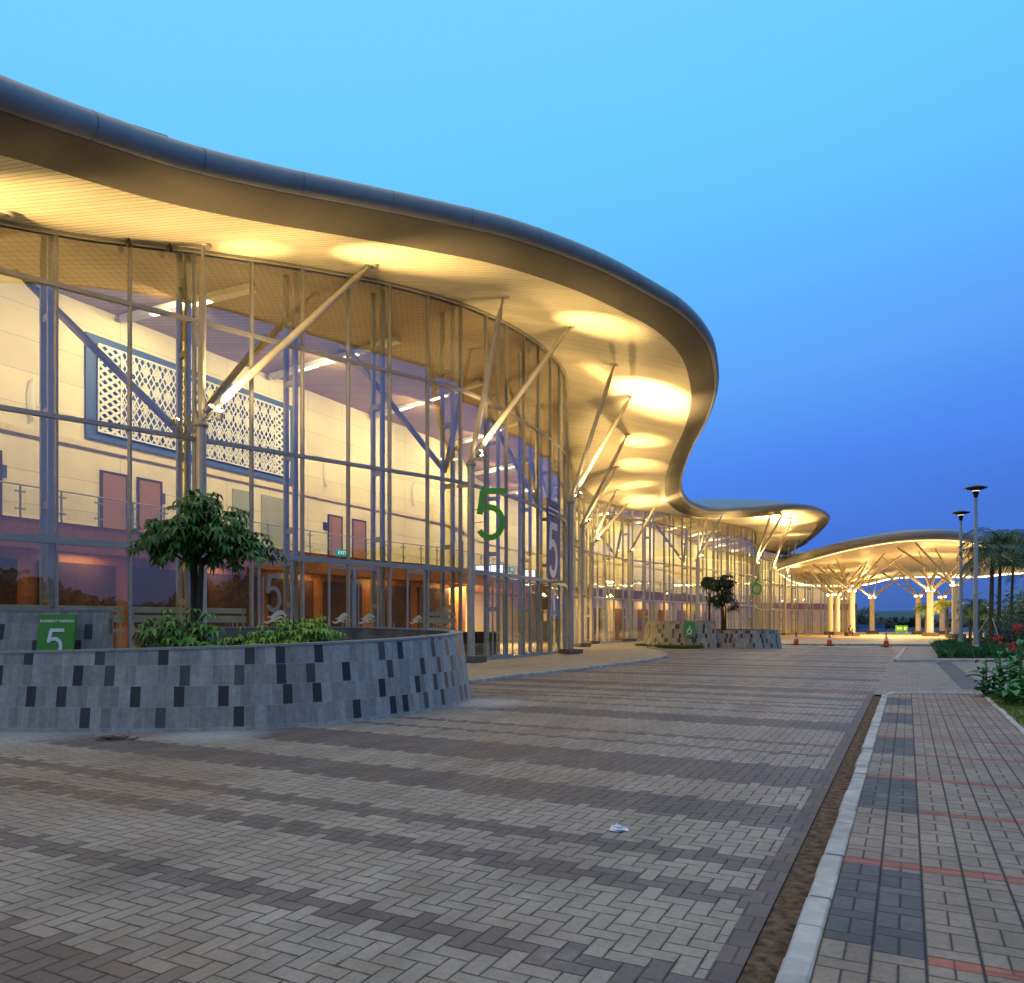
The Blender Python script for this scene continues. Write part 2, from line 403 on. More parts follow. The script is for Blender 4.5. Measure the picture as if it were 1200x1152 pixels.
M['doorglass'] = mat_glass('door_glass', .12)
M['railglass'] = mat_glass('rail_glass', .06, (.95,.97,.95))
M['wallin'] = mat_stripes('lobby_wall_panels', (.74,.66,.50), 1.15, 'Z', .45, .6, 0, .014, ('Y', 2.4))
M['woodfloor'] = simple('lobby_floor_stone', (.45,.36,.24), .18, 0, .08, 1)
M['wood'] = mat_wood('lobby_wood', (.26,.095,.022), (.38,.155,.045), 2, .75)
M['darkwood'] = mat_wood('lobby_dark_door', (.045,.022,.012), (.08,.04,.02), 2, .9, .3)
M['doorwood'] = mat_wood('room_door_wood', (.30,.14,.05), (.40,.20,.08), 2, 3.0, .45)
M['ceilwood'] = mat_stripes('lobby_ceiling_slats', (.34,.22,.15), .32, 'Y', .5, .5, 0, .14)
M['white'] = simple('white_paint', (.78,.76,.72), .5, 0, .05, 3)
M['column_cream'] = simple('column_paint', (.62,.57,.49), .5, 0, .05, 3)
M['cream'] = simple('cream_rail', (.68,.58,.40), .5, 0, .06, 3)
M['bluepanel'] = simple('blue_panel', (.035,.075,.22), .6, 0, .1, 2)
M['lattice'] = simple('white_lattice', (.72,.71,.70), .5, 0, .05, 3)
M['green'] = simple('green_sign_paint', (.045,.25,.010), .4, 0, .06, 3)
M['greenn'] = simple('green_number_paint', (.07,.36,.025), .35, 0, .06, 3)
M['steelnum'] = simple('brushed_letters', (.60,.62,.62), .3, .5, .06, 9)
M['decal_num'] = simple('grey_number_decal', (.30,.25,.20), .5, 0, .05, 3)
M['decal'] = simple('frosted_decal', (.72,.62,.42), .5, 0, .05, 3)
M['black'] = simple('black_fitting', (.02,.02,.022), .4, 0, .1, 6)
M['galv'] = simple('galvanised_steel', (.25,.28,.31), .45, .2, .1, 6)
M['orange'] = simple('cone_orange', (.55,.06,.02), .5, 0, .1, 6)
M['coneband'] = simple('cone_white', (.75,.75,.75), .4, 0, .05, 6)
M['paper'] = simple('white_litter', (.75,.76,.78), .6, 0, .05, 20)
M['bark'] = simple('bark', (.06,.045,.032), .9, 0, .35, 14, .2, 1.0)
M['palmbark'] = simple('palm_bark', (.10,.085,.065), .9, 0, .35, 14, .2, 1.0)
M['leaf_tree'] = mat_leaf('tree_leaf', (.028,.105,.02), (.12,.25,.05))
M['leaf_shrub'] = mat_leaf('shrub_leaf', (.045,.15,.02), (.15,.30,.045))
M['leaf_lime'] = mat_leaf('lime_shrub_leaf', (.09,.24,.02), (.27,.42,.05))
M['leaf_dark'] = mat_leaf('dark_leaf', (.010,.030,.014), (.025,.06,.022))
M['leaf_palm'] = mat_leaf('palm_leaf', (.02,.06,.02), (.065,.13,.038))
M['leaf_lit'] = mat_leaf('palm_leaf_lit_tint', (.12,.19,.02), (.24,.28,.04))  # palm leaf with the yellow canopy light put into its colour
M['leaf_canna'] = mat_leaf('canna_leaf', (.03,.13,.03), (.09,.25,.06))
M['leaf_cover'] = mat_leaf('cover_leaf', (.02,.10,.04), (.06,.19,.07))
M['leaf_far'] = mat_leaf('far_leaf', (.018,.034,.022), (.04,.06,.035))
M['grassblade'] = mat_leaf('grass_blade', (.07,.15,.018), (.20,.24,.04))
M['petal'] = mat_leaf('red_petal', (.33,.008,.010), (.48,.03,.02), .5, .3)
M['bamboo'] = simple('bamboo_stake', (.45,.42,.33), .6, 0, .2, 9)
M['skin'] = simple('skin', (.32,.17,.10), .55, 0, .06, 9)
M['cloth_black'] = simple('black_cloth', (.018,.018,.022), .85, 0, .2, 9)
M['cloth_white'] = simple('white_cloth', (.7,.7,.72), .8, 0, .08, 9)
M['hair'] = simple('black_hair', (.012,.010,.009), .6, 0, .2, 20)
M['bluebar'] = simple('blue_plastic', (.03,.09,.30), .5, 0, .1, 5)
M['lamp'] = emit('floodlight_glow', (1, .72, .30), 60)
M['strip'] = emit('ceiling_strip_glow', (1, .82, .50), 5.0)
M['led'] = emit('canopy_led_glow', (1, .72, .34), 9)
M['led_f'] = emit('canopy_front_glow', (1, .68, .30), 2.2)
M['screen'] = emit('screen_glow', (.75, .8, 1.0), 2.5)
M['exit'] = emit('exit_sign_glow', (.05, .45, .38), .7)
M['exit_l'] = emit('exit_letter_glow', (.8, 1, .95), 1.2)
M['postlamp'] = emit('post_lamp_lens', (1, .9, .7), 1.4)

# ------------------------------------------------------------------ curves
def spline(pts, n=12):
    """centripetal Catmull-Rom through points of any dimension"""
    pts = [Vector(p) for p in pts]
    ext = [pts[0]*2 - pts[1]] + pts + [pts[-1]*2 - pts[-2]]
    out = []
    for i in range(1, len(ext)-2):
        p0, p1, p2, p3 = ext[i-1:i+3]
        t0 = 0; t1 = t0 + max((p1-p0).length, 1e-4)**.5; t2 = t1 + max((p2-p1).length, 1e-4)**.5; t3 = t2 + max((p3-p2).length, 1e-4)**.5
        for k in range(n):
            t = t1 + (t2-t1)*k/n
            a1 = p0*((t1-t)/(t1-t0)) + p1*((t-t0)/(t1-t0)); a2 = p1*((t2-t)/(t2-t1)) + p2*((t-t1)/(t2-t1)); a3 = p2*((t3-t)/(t3-t2)) + p3*((t-t2)/(t3-t2))
            b1 = a1*((t2-t)/(t2-t0)) + a2*((t-t0)/(t2-t0)); b2 = a2*((t3-t)/(t3-t1)) + a3*((t-t1)/(t3-t1))
            out.append(b1*((t2-t)/(t2-t1)) + b2*((t-t1)/(t2-t1)))
    out.append(pts[-1])
    return out
class Curve:
    def __init__(s, pts, n=12):
        s.p = spline(pts, n); s.s = [0.0]
        for a, b in zip(s.p, s.p[1:]): s.s.append(s.s[-1] + (Vector(b[:2]) - Vector(a[:2])).length)
        s.L = s.s[-1]
    def at(s, d):
        d = max(0, min(s.L, d))
        lo, hi = 0, len(s.s)-1
        while hi - lo > 1:
            m = (lo+hi)//2
            if s.s[m] <= d: lo = m
            else: hi = m
        f = (d - s.s[lo]) / max(s.s[hi]-s.s[lo], 1e-9)
        return s.p[lo].lerp(s.p[hi], f)
    def nrm(s, d, e=0.4):          # outward (to the right of the direction of travel)
        a = s.at(d-e); b = s.at(d+e); t = Vector((b[0]-a[0], b[1]-a[1])).normalized()
        return Vector((t.y, -t.x, 0))
    def near(s, x, y):
        return min(range(len(s.p)), key=lambda i: (s.p[i][0]-x)**2 + (s.p[i][1]-y)**2)
    def s_near(s, x, y): return s.s[s.near(x, y)]
    def s_at_u(s, u, ymax=42):
        best = None
        for i, p in enumerate(s.p):
            if p[1] < 8 or p[1] > ymax: continue
            e = abs(U0 + F*p[0]/p[1] - u)
            if best is None or e < best[0]: best = (e, s.s[i])
        return best[1]

# facade base line with the height of the glass top as third value
GL = Curve([(-20,9.5,10.2),(-12.2,18.4,11.2),(-9.07,21.95,12.25),(-6.5,24.88,13.1),(-4.26,27.4,13.7),(-2,30,14.1),(-.75,32.1,14.4),(.3,34.2,14.65),
            (1.35,36.6,14.85),(2.2,38.9,14.95),(2.75,41,15.0),(3.05,43.5,14.7),(3.35,47,13.8),(4.0,52,12.4),(5.5,57.6,11.6),(7.5,62,11.4),(10.2,66.3,11.5),
            (14.1,70.8,11.8),(18.8,76.5,12.1),(24,83,12.3),(27.4,87.5,12.4),(29.2,92,12.3),(31.5,99,12.2),(36,109,12.0),(44,117,11.8),(54,122,11.8)], 16)
FLOOR = 0.10
# roof edge stations: bottom of the rounded roof edge, paired with a point on the facade
ROOF = []
def rs(u, v, z, gx, gy): ROOF.append((PZ(u, v, z), gx, gy))
ROOF.append((Vector((-17,6.0,9.4)), -20, 9.5)); ROOF.append((Vector((-12.2,9.3,10.0)), -16.0, 14.1))
rs(0,129,10.6,-12.9,17.6); rs(110,166,11.2,-11.8,18.9); rs(219,200,11.75,-10.5,20.3); rs(320,223,12.25,-9.2,21.8); rs(420,242,12.7,-7.6,23.6); rs(520,262,13.1,-5.4,26.1)
rs(602,281,13.4,-3.2,28.6); rs(700,316,13.7,-1.2,31.2); rs(757,345,13.8,.1,33.8); rs(798,370,13.8,1.0,35.8); rs(827,403,13.7,1.8,37.7)
rs(836,437,13.6,2.5,39.7); rs(836,460,13.4,2.8,41.5); rs(827,491,13.2,3.05,43.5); rs(807,530,12.9,3.5,48.5); rs(797,559,12.6,4.7,55.0)
rs(798,582,12.4,8.5,64); rs(813,596,12.3,12.5,69); rs(835,601,12.2,16.5,73.7); rs(878,600,12.2,20,78); rs(917,597,12.4,23,81.8)
rs(945,598,12.6,25.5,85); rs(962,603,12.7,27.2,87.2); rs(970,610,12.8,28.5,90); rs(962,622,12.7,30,94.5); rs(945,637,12.6,32.5,101.5); rs(927,652,12.5,36,109)
ROOF.append((Vector((53,128,12.3)), 46, 118))
RB = Curve([r[0] for r in ROOF], 10)
pairs = [GL.s_near(r[1], r[2]) for r in ROOF]
PS = Curve([(i, p, 0) for i, p in enumerate(pairs)], 10)     # pairing parameter, same sampling as RB
NST = len(RB.p)

# ------------------------------------------------------------------ the hall
hall = tag(empty('convention_hall', (0, 30, 0)), 'glass walled exhibition hall with wavy overhanging roof and golden lit soffit', 'building')
Sx, Bx, Tx, Gx, prof = [], [], [], [], []
for i in range(NST):
    d = RB.s[i]; B = Vector(RB.p[i]); n = RB.nrm(d, 0.8); g = GL.at(PS.p[i][1])
    G = Vector((g[0], g[1], g[2]))
    Bx.append(B); S = B - n*1.12; S.z = B.z - 0.32; Sx.append(S); Gx.append(G)
    row = [B]
    for a in range(1, 9):
        th = math.pi*a/8
        row.append(B + n*(0.24*math.sin(th)) + Vector((0,0,0.30*(1-math.cos(th)))))
    prof.append(row); Tx.append(row[-1])
# soffit
mb = MB(); rows = []
for i in range(NST):
    G = Gx[i] + (Gx[i]-Sx[i]).normalized()*0.35
    rows.append([G.lerp(Sx[i], k/8) for k in range(9)])
mb.loft(rows, smooth=True)
bm = bmesh.new()
for v in mb.v: bm.verts.new(v)
bm.verts.ensure_lookup_table()
for f in mb.f: bm.faces.new([bm.verts[k] for k in f])
SOFF = BVHTree.FromBMesh(bm); bm.free()
mb.build('soffit', M['soffit'], hall)
mb = MB(); mb.loft([[Sx[i] + Vector((0,0,.01)), Sx[i].lerp(Bx[i], .03) + Vector((0,0,-.035)), Bx[i].lerp(Sx[i], .02)] for i in range(NST)], smooth=True); mb.build('fascia', M['bandm'], hall)
mb = MB(); mb.loft(prof, smooth=True)
mb.build('roof_edge', M['tubem'], hall)
mb = MB()
seams = [d*2.6 for d in range(int(RB.L/2.6))]
for d in seams:
    k = min(range(NST), key=lambda i: abs(RB.s[i]-d)); B = Vector(RB.at(d)); n = RB.nrm(d, .8)
    t = Vector((-n.y, n.x, 0))*0.007
    ra = []; rb = []
    for a in range(0, 9):
        th = math.pi*a/8
        q = B + n*(0.24*math.sin(th)) + Vector((0,0,0.30*(1-math.cos(th)))); q += (n*math.sin(th) - Vector((0,0,math.cos(th))))*0.006
        ra.append(q-t); rb.append(q+t)
    mb = MB(); mb.loft([ra, rb], smooth=True); mb.build('edge_joint', M['joint_grey'], hall)
# roof top rises inward to a spine
SP = spline([(-30,24,0),(-26,28,0),(-18,40,0),(-10,50,0),(-2,62,0),(4,78,0),(14,98,0),(28,118,0),(44,140,0)], 8)
mb = MB(); rows = []
for i in range(NST):
    T = Tx[i]; f = i/(NST-1)*(len(SP)-1); k = min(int(f), len(SP)-2); c = SP[k].lerp(SP[k+1], f-k)
    dist = (Vector((c[0], c[1], 0)) - Vector((T.x, T.y, 0))).length
    row = []
    for a in range(0, 9):
        q = (a/8)**1.3; x = q*dist
        row.append(Vector((T.x + (c[0]-T.x)*q, T.y + (c[1]-T.y)*q, T.z - .02 + 4.2*(1-math.exp(-x/16)))))
    rows.append(row)
mb.loft(rows, smooth=True); mb.build('roof', M['roofm'], hall)
# ---- the low roof monitor seen over the roof edge
mb = MB()
for (u0, v0, u1, v1, z) in ((100,127,196,158,12.9),):
    a = PZ(u0, v0+4, z); b = PZ(u1, v1+4, z+.35)
    mb.bar(a, b, .10, .07)
mb.build('roof_ridge', M['tubem'], hall)

# ---- curtain wall
def trans_z(s, row):
    p = GL.at(s); Y = p[1]
    f = max(0, min(1, (Y-14)/16.0))
    if row == 1: return 3.65
    if row == 2: return 6.6 + .5*f
    return 9.75 + .95*f
s0 = GL.s_at_u(228); LB = (GL.s_at_u(540) - s0)/6.0
kmin = -int((s0-1)/LB); kmax = int((GL.L - s0)/LB)
MU = [s0 + k*LB for k in range(kmin, kmax+1)]
doors_u = [(306,343,'L',True,'5'),(384,413,'R',True,''),(413,441,'L',True,''),(474,497,'R',True,''),(577,590,'R',False,''),(590,601,'L',False,''),(612,622,'R',False,''),(622,631,'L',False,'')]
doors = [(GL.s_at_u(a), GL.s_at_u(b), h, em, num) for a, b, h, em, num in doors_u]
def gp(s, z, out=0.0):
    p = GL.at(s); n = GL.nrm(s)
    return Vector((p[0], p[1], z)) + n*out
def pane(mb, s_a, s_b, z0a, z0b, z1a, z1b, out=0.0, j=.0022):
    o = [random.uniform(-j, j) for _ in range(4)]
    mb.add([gp(s_a, z0a, out+o[0]), gp(s_b, z0b, out+o[1]), gp(s_b, z1b, out+o[2]), gp(s_a, z1a, out+o[3])], [(0,1,2,3)])
for a, b in zip(MU, MU[1:]):
    mb = MB(); za, zb = GL.at(a)[2], GL.at(b)[2]
    t2a, t2b, t3a, t3b = trans_z(a,2), trans_z(b,2), trans_z(a,3), trans_z(b,3)
    segs = [a]; inner = sorted([x for d in doors for x in d[:2] if a+.05 < x < b-.05]); segs += inner + [b]
    for p, q in zip(segs, segs[1:]):
        mid = (p+q)/2
        if any(d[0]-.02 <= mid <= d[1]+.02 for d in doors): continue
        pane(mb, p, q, FLOOR+.06, FLOOR+.06, 3.65, 3.65)
    pane(mb, a, b, 3.65, 3.65, t2a, t2b)
    pane(mb, a, b, t2a, t2b, t3a, t3b)
    pane(mb, a, b, t3a, t3b, za, zb)
    mb.build('glass_bay', M['glass'], hall)
for k, s_ in enumerate(MU):
    zt = GL.at(s_)[2]; n = GL.nrm(s_); ang = math.atan2(n.y, n.x)
    mb = MB(); p = gp(s_, 0, -.02)
    mb.box((p.x, p.y, (FLOOR+zt)/2), (.16, .06, zt-FLOOR), ang)
    mb.build('mullion', M['alu'], hall)
    if (k + kmin) % 2 == 0 and GL.at(s_)[1] > 13:
        mb = MB()
        for off in (-.42, -.95):
            p = gp(s_, 0, off); mb.box((p.x, p.y, (FLOOR+zt)/2 + .1), (.12, .14, zt-FLOOR+.2), ang)
        for z in (2.2, 4.6, 7.0, 9.4, 11.5):
            if z < zt-.4: mb.bar(gp(s_, z, -.48), gp(s_, z, -.89), .10, .18)
        mb.build('frame_post', M['steel_dark'], hall)
for row, w, d, mname in ((1,.30,.16,'alu'),(2,.16,.11,'alu'),(3,.16,.11,'alu'),(4,.10,.14,'steel'),(0,.12,.10,'alu')):
    mb = MB(); k = 0; N = len(MU)*2
    r_o, r_i, r_o2, r_i2 = [], [], [], []
    for i in range(N+1):
        s_ = MU[0] + (MU[-1]-MU[0])*i/N
        z = FLOOR+.03 if row == 0 else (GL.at(s_)[2]-.03 if row == 4 else trans_z(s_, row))
        out = .065 if row != 4 else .12
        r_o.append(gp(s_, z-d/2, out)); r_o2.append(gp(s_, z+d/2, out)); r_i.append(gp(s_, z-d/2, out-w)); r_i2.append(gp(s_, z+d/2, out-w))
    rows = [list(x) for x in zip(r_o, r_o2, r_i2, r_i)]
    mb.loft(rows, closed=True)
    mb.build({0:'sill',4:'head_trim'}.get(row, 'transom'), M[mname], hall)
# ---- number / logo shapes as flat strokes: list of (x, z) polylines in a unit box
def arc(cx, cz, r, a0, a1, n=18, sx=1.0):
    return [(cx + sx*r*math.cos(R(a0+(a1-a0)*i/n)), cz + r*math.sin(R(a0+(a1-a0)*i/n))) for i in range(n+1)]
FIVE = [[(.90,.95),(.16,.95)], [(.215,.95),(.13,.49)], [(.10,.53),(.22,.60)] + arc(.43,.33,.30,108,-148,24,1.2)]
SIX = [[(.62,1.0),(.22,.52)] , arc(.46,.31,.31,0,360,28,1.1)]
def strokes(mb, polys, fx, w, h, sw, depth, nrm):
    """polys in unit box -> world via fx(x,z); strokes of width sw with real thickness"""
    for poly in polys:
        pts = [Vector((x*w, z*h)) for x, z in poly]; L = []; Rr = []
        for i, p in enumerate(pts):
            t = (pts[min(i+1,len(pts)-1)] - pts[max(i-1,0)])
            t.normalize(); nn = Vector((-t.y, t.x))*sw/2
            L.append(p+nn); Rr.append(p-nn)
        rows = []; kk = polys.index(poly); d0 = nrm*(depth*.04*kk); d1 = nrm*(depth*(1-.06*kk))
        for a, b in zip(L, Rr):
            A = fx(a.x, a.y); B = fx(b.x, b.y)
            rows.append([A + d0, B + d0, B + d1, A + d1])
        mb.loft(rows, closed=True); mb.add(rows[0], [(0,1,2,3)]); mb.add(rows[-1], [(3,2,1,0)])
def flatpoly(mb, pts, fx, nrm, depth):
    a = [fx(x, z) + nrm*depth for x, z in pts]; b = [fx(x, z) for x, z in pts]; n = len(a)
    mb.add(a + b, [tuple(range(n)), tuple(range(2*n-1, n-1, -1))] + [(i, (i+1)%n, n+(i+1)%n, n+i) for i in range(n)])
def wave_logo(mb, fx, nrm, w):
    def P_(pts): return [(x*w, z*w) for x, z in pts]
    def swoosh(ctrl, th):
        c = spline([(x, z, 0) for x, z in ctrl], 6); top = []; bot = []; n = len(c)-1
        for i, p in enumerate(c):
            t = i/n; d = (c[min(i+1, n)] - c[max(i-1, 0)]).normalized(); w_ = th*math.sin(math.pi*min(1, .05+t*.93))**.7
            top.append((p.x - d.y*w_, p.y + d.x*w_)); bot.append((p.x + d.y*w_, p.y - d.x*w_))
        return P_(top + bot[::-1])
    for ctrl, th in (([(0,.13),(.14,.06),(.32,.13),(.52,.33),(.74,.40),(.90,.36),(.95,.26)], .055), ([(.16,.27),(.32,.26),(.50,.40),(.70,.49),(.88,.46)], .045), ([(.30,.10),(.46,.13),(.60,.23),(.74,.27),(.82,.22)], .045), ([(.52,.10),(.62,.11),(.70,.16)], .03)):
        flatpoly(mb, swoosh(ctrl, th), fx, nrm, .004)
    for dx, dz, r in ((.88,.12,.03),(1.0,.20,.026),(.88,.18,.028),(.99,.34,.022),(.80,.20,.025),(.92,.10,.02),(.78,.12,.02),(1.02,.16,.018)):
        flatpoly(mb, P_([(dx + r*math.cos(k*math.pi/4), dz + r*math.sin(k*math.pi/4)) for k in range(8)]), fx, nrm, .004)
for sa, sb, hs, em, num in doors:
    d = MB(); pa, pb = gp(sa, 0), gp(sb, 0); t = (pb-pa); W = t.length; t.normalize(); n = Vector((t.y, -t.x, 0))
    zt, zb = 3.50, FLOOR+.02
    for x in (.035, W-.035):
        c = pa + t*x; d.box((c.x, c.y, (zt+zb)/2), (.07, .05, zt-zb), math.atan2(t.y, t.x))
    c = pa + t*(W/2)
    for z, h in ((zt-.05, .10), (zb+.07, .14)): d.box((c.x, c.y, z), (W-.142, .046, h), math.atan2(t.y, t.x))
    do = d.build('door', M['alu'], hall)
    g = MB(); g.add([pa+t*.07+Vector((0,0,zb+.14)), pb-t*.07+Vector((0,0,zb+.14)), pb-t*.07+Vector((0,0,zt-.10)), pa+t*.07+Vector((0,0,zt-.10))], [(0,1,2,3)])
    g.build('door_glass', M['doorglass'], do, loc=None)
    x = .13 if hs == 'L' else W-.13
    hb = MB(); q = pa + t*x + n*.07
    hb.tube([q+Vector((0,0,.75)), q+Vector((0,0,3.0))], .022, 8)
    for z in (1.0, 2.75): hb.tube([q+Vector((0,0,z)), q+Vector((0,0,z)) - n*.075], .012, 6)
    hb.build('handle', M['galv'], do)
    fx = lambda X, Z, pa=pa, t=t, n=n, o=.0: pa + t*(X+o) + n*.006 + Vector((0,0,Z))
    if em:
        lg = MB(); wl = min(.85, W*.7); x0 = (W-wl)/2
        wave_logo(lg, lambda X, Z: pa + t*(X+x0) + n*.004 + Vector((0,0,1.55+Z)), n, wl)
        lg.build('emblem', M['decal'], do)
    if num:
        nb = MB(); x0 = W*.22
        strokes(nb, FIVE, lambda X, Z: pa + t*(X+x0) + n*.003 + Vector((0,0,1.95+Z)), .62, 1.15, .13, .003, n)
        nb.build('number_decal', M['decal_num'], do)
# ---- lobby rails seen low behind the fixed panes
for a, b in zip(MU, MU[1:]):
    if GL.at(a)[1] < 12 or GL.at(b)[1] > 30.5: continue
    mid = (a+b)/2
    if any(d[0]-.3 < mid < d[1]+.3 for d in doors): continue
    mb = MB()
    for z, h in ((1.95,.16),(1.70,.2),(1.38,.1)): mb.bar(gp(a+.08, z, -.22), gp(b-.08, z, -.22), .05, h)
    for s_ in (a+.16, b-.16): mb.bar(gp(s_, FLOOR, -.22), gp(s_, 2.02, -.22), .048, .06)
    mb.build('lobby_rail', M['cream'], hall)

# ---- lobby: floor, back wall, balcony, ceiling
BWc = Curve([(-26,8.6,13.0),(-20,20.6,13.2),(-17.3,26,13.4),(-9.3,42,13.5),(-4,52,13.4),(-3,60,13.0),(1,70,12.8),(8,80,12.8),(16,90,12.8),(22,100,12.8),(28,113,12.8),(40,128,12.5),(60,134,12.3)], 10)
BEc = Curve([(-23,10,0),(-19.2,17.2,0),(-15.87,23.8,0),(-7.7,39.7,0),(-4,44.7,0),(-1.6,50,0),(0,58,0),(4,67,0),(10.5,75,0),(18,84.5,0),(23.5,92.5,0),(27,103,0),(33,114,0),(44,123,0),(58,129,0)], 10)
def sampled(c, n): return [c.at(c.L*i/n) for i in range(n+1)]
NB = 60
gl_ = sampled(GL, NB); bw = sampled(BWc, NB)
mb = MB(); mb.loft([[Vector((g[0], g[1], FLOOR-.02)), Vector((b[0], b[1], FLOOR-.02))] for g, b in zip(gl_, bw)]); mb.build('lobby_floor', M['woodfloor'], hall)
mb = MB(); mb.loft([[Vector((b[0], b[1], FLOOR-.02)), Vector((b[0], b[1], b[2]+.6))] for b in bw]); wall_o = mb.build('lobby_wall', M['wallin'], hall)
mb = MB()
def ceil_pt(i, f):
    g = Vector((gl_[i][0], gl_[i][1], gl_[i][2]-.12)); n = GL.nrm(GL.L*i/NB)
    g = g - n*.1; b = Vector((bw[i][0], bw[i][1], bw[i][2]+.1))
    p = g.lerp(b, f); p.z = g.z + (b.z-g.z)*min(1, f*2.2); return p
mb.loft([[ceil_pt(i, k/6) for k in range(7)] for i in range(NB+1)], smooth=False)
ceil_o = mb.build('lobby_ceiling', M['ceilwood'], hall)
for i in range(6, 52, 3):                                  # white beams with recessed strip lights
    mb = MB(); a, b = ceil_pt(i, .30), ceil_pt(i, .97); dz = Vector((0,0,.16))
    mb.bar(a-dz, b-dz, .34, .22); bo = mb.build('ceiling_beam', M['white'], hall)
    mb = MB()
    for q in (.3, .62):
        c0 = a.lerp(b, q); c1 = a.lerp(b, q+.14); mb.bar(c0-Vector((0,0,.285)), c1-Vector((0,0,.285)), .22, .03)
    mb.build('strip_light', M['strip'], bo)
# cornice on the wall
mb = MB(); r = []
for i in range(NB*2+1):
    p = BWc.at(BWc.L*i/(NB*2)); n = BWc.nrm(BWc.L*i/(NB*2)); b = Vector((p[0], p[1], 8.15)) + n*.002
    r.append([b, b+n*.10, b+n*.10+Vector((0,0,.22)), b+Vector((0,0,.22))])
mb.loft(r, closed=True); mb.build('wall_cornice', M['cream'], hall)
# balcony slab + edge + railing
mb = MB(); be = sampled(BEc, NB*2); bwf = sampled(BWc, NB*2)
mb.loft([[Vector((b[0], b[1], 4.0)), Vector((e[0], e[1], 4.0)), Vector((e[0], e[1], 4.92)), Vector((b[0], b[1], 4.92))] for b, e in zip(bwf, be)])
mb.build('balcony', M['wood'], hall)
mb = MB(); mb.loft([[Vector((e[0], e[1], 4.935)) - BEc.nrm(BEc.L*i/(NB*2))*2.9, Vector((e[0], e[1], 4.935)) + BEc.nrm(BEc.L*i/(NB*2))*.03] for i, e in enumerate(be)]); mb.build('balcony_floor', M['woodfloor'], hall)
nseg = int(BEc.L/1.35)
rail = MB(); 
for i in range(nseg):
    if i > 98: break
    s_ = i*1.35; 
    q = BEc.at(s_); n = BEc.nrm(s_); p = Vector((q[0], q[1], 4.93)) - n*.08
    q2 = BEc.at(s_+1.35); p2 = Vector((q2[0], q2[1], 4.93)) - BEc.nrm(s_+1.35)*.08; t = (p2-p).normalized()
    po = MB(); po.box(p+Vector((0,0,.52)), (.05,.05,1.04), math.atan2(n.y, n.x))
    for z in (.3, .85): po.bar(p+Vector((0,0,z)), p+t*.16+Vector((0,0,z)), .04, .05); po.bar(p+Vector((0,0,z)), p-t*.16+Vector((0,0,z)), .04, .05)
    po_o = po.build('railing_post', M['galv'], hall)
    gg = MB(); gg.add([p+t*.1+Vector((0,0,.12)), p2-t*.1+Vector((0,0,.12)), p2-t*.1+Vector((0,0,.98)), p+t*.1+Vector((0,0,.98))], [(0,1,2,3)])
    gg.build('railing_glass', M['railglass'], po_o)
    rail.tube([p+Vector((0,0,1.06)), p2+Vector((0,0,1.06))], .028, 6)
rail.build('handrail', M['galv'], hall)
# ground floor: wood wall set back under the balcony with dark doors
def be_pt(s_, z, out=0.0):
    q = BEc.at(s_); return Vector((q[0], q[1], z)) + BEc.nrm(s_)*out
mb = MB(); S_end = BEc.s_near(-2.4, 48); S2 = BEc.s_near(6, 69.5)
for a, b, mm in ((0, S_end, 'wood'), (S2, BEc.L, 'cream')):
    mb = MB(); mb.loft([[be_pt(a+(b-a)*i/40, FLOOR, -.5), be_pt(a+(b-a)*i/40, 4.02, -.5)] for i in range(41)])
    mb.build('lobby_wood_wall' if mm == 'wood' else 'lobby_plain_wall', M[mm], hall)
for k in range(9):
    s_ = S2 + 2.5 + k*4.6
    if s_ > BEc.L-3: break
    a, b = be_pt(s_, 0, -.44), be_pt(s_+2.0, 0, -.44); t = (b-a).normalized(); c = (a+b)/2; mb = MB()
    mb.box((c.x, c.y, 1.6), (2.0, .06, 3.0), math.atan2(t.y, t.x)); do = mb.build('hall_door', M['wood'], hall)
    mb = MB(); n = Vector((t.y,-t.x,0))
    for x in (-.1,.1): mb.box(c + t*x + n*.05 + Vector((0,0,1.3)), (.03,.04,.7), math.atan2(t.y, t.x))
    mb.build('handle', M['galv'], do)
s_ = 3.0
while s_ < S_end - 2.5:
    a, b = be_pt(s_, 0, -.44), be_pt(s_+2.8, 0, -.44); t = (b-a).normalized(); n = Vector((t.y, -t.x, 0))
    mb = MB(); c = (a+b)/2
    mb.box((c.x, c.y, 1.88), (2.8, .06, 3.55), math.atan2(t.y, t.x)); do = mb.build('hall_door', M['darkwood'], hall)
    hb = MB()
    for x in (-.12, .12): hb.box(c + t*x + n*.05 + Vector((0,0,1.3)), (.03,.04,.7), math.atan2(t.y, t.x))
    hb.build('handle', M['galv'], do)
    s_ += 3.5
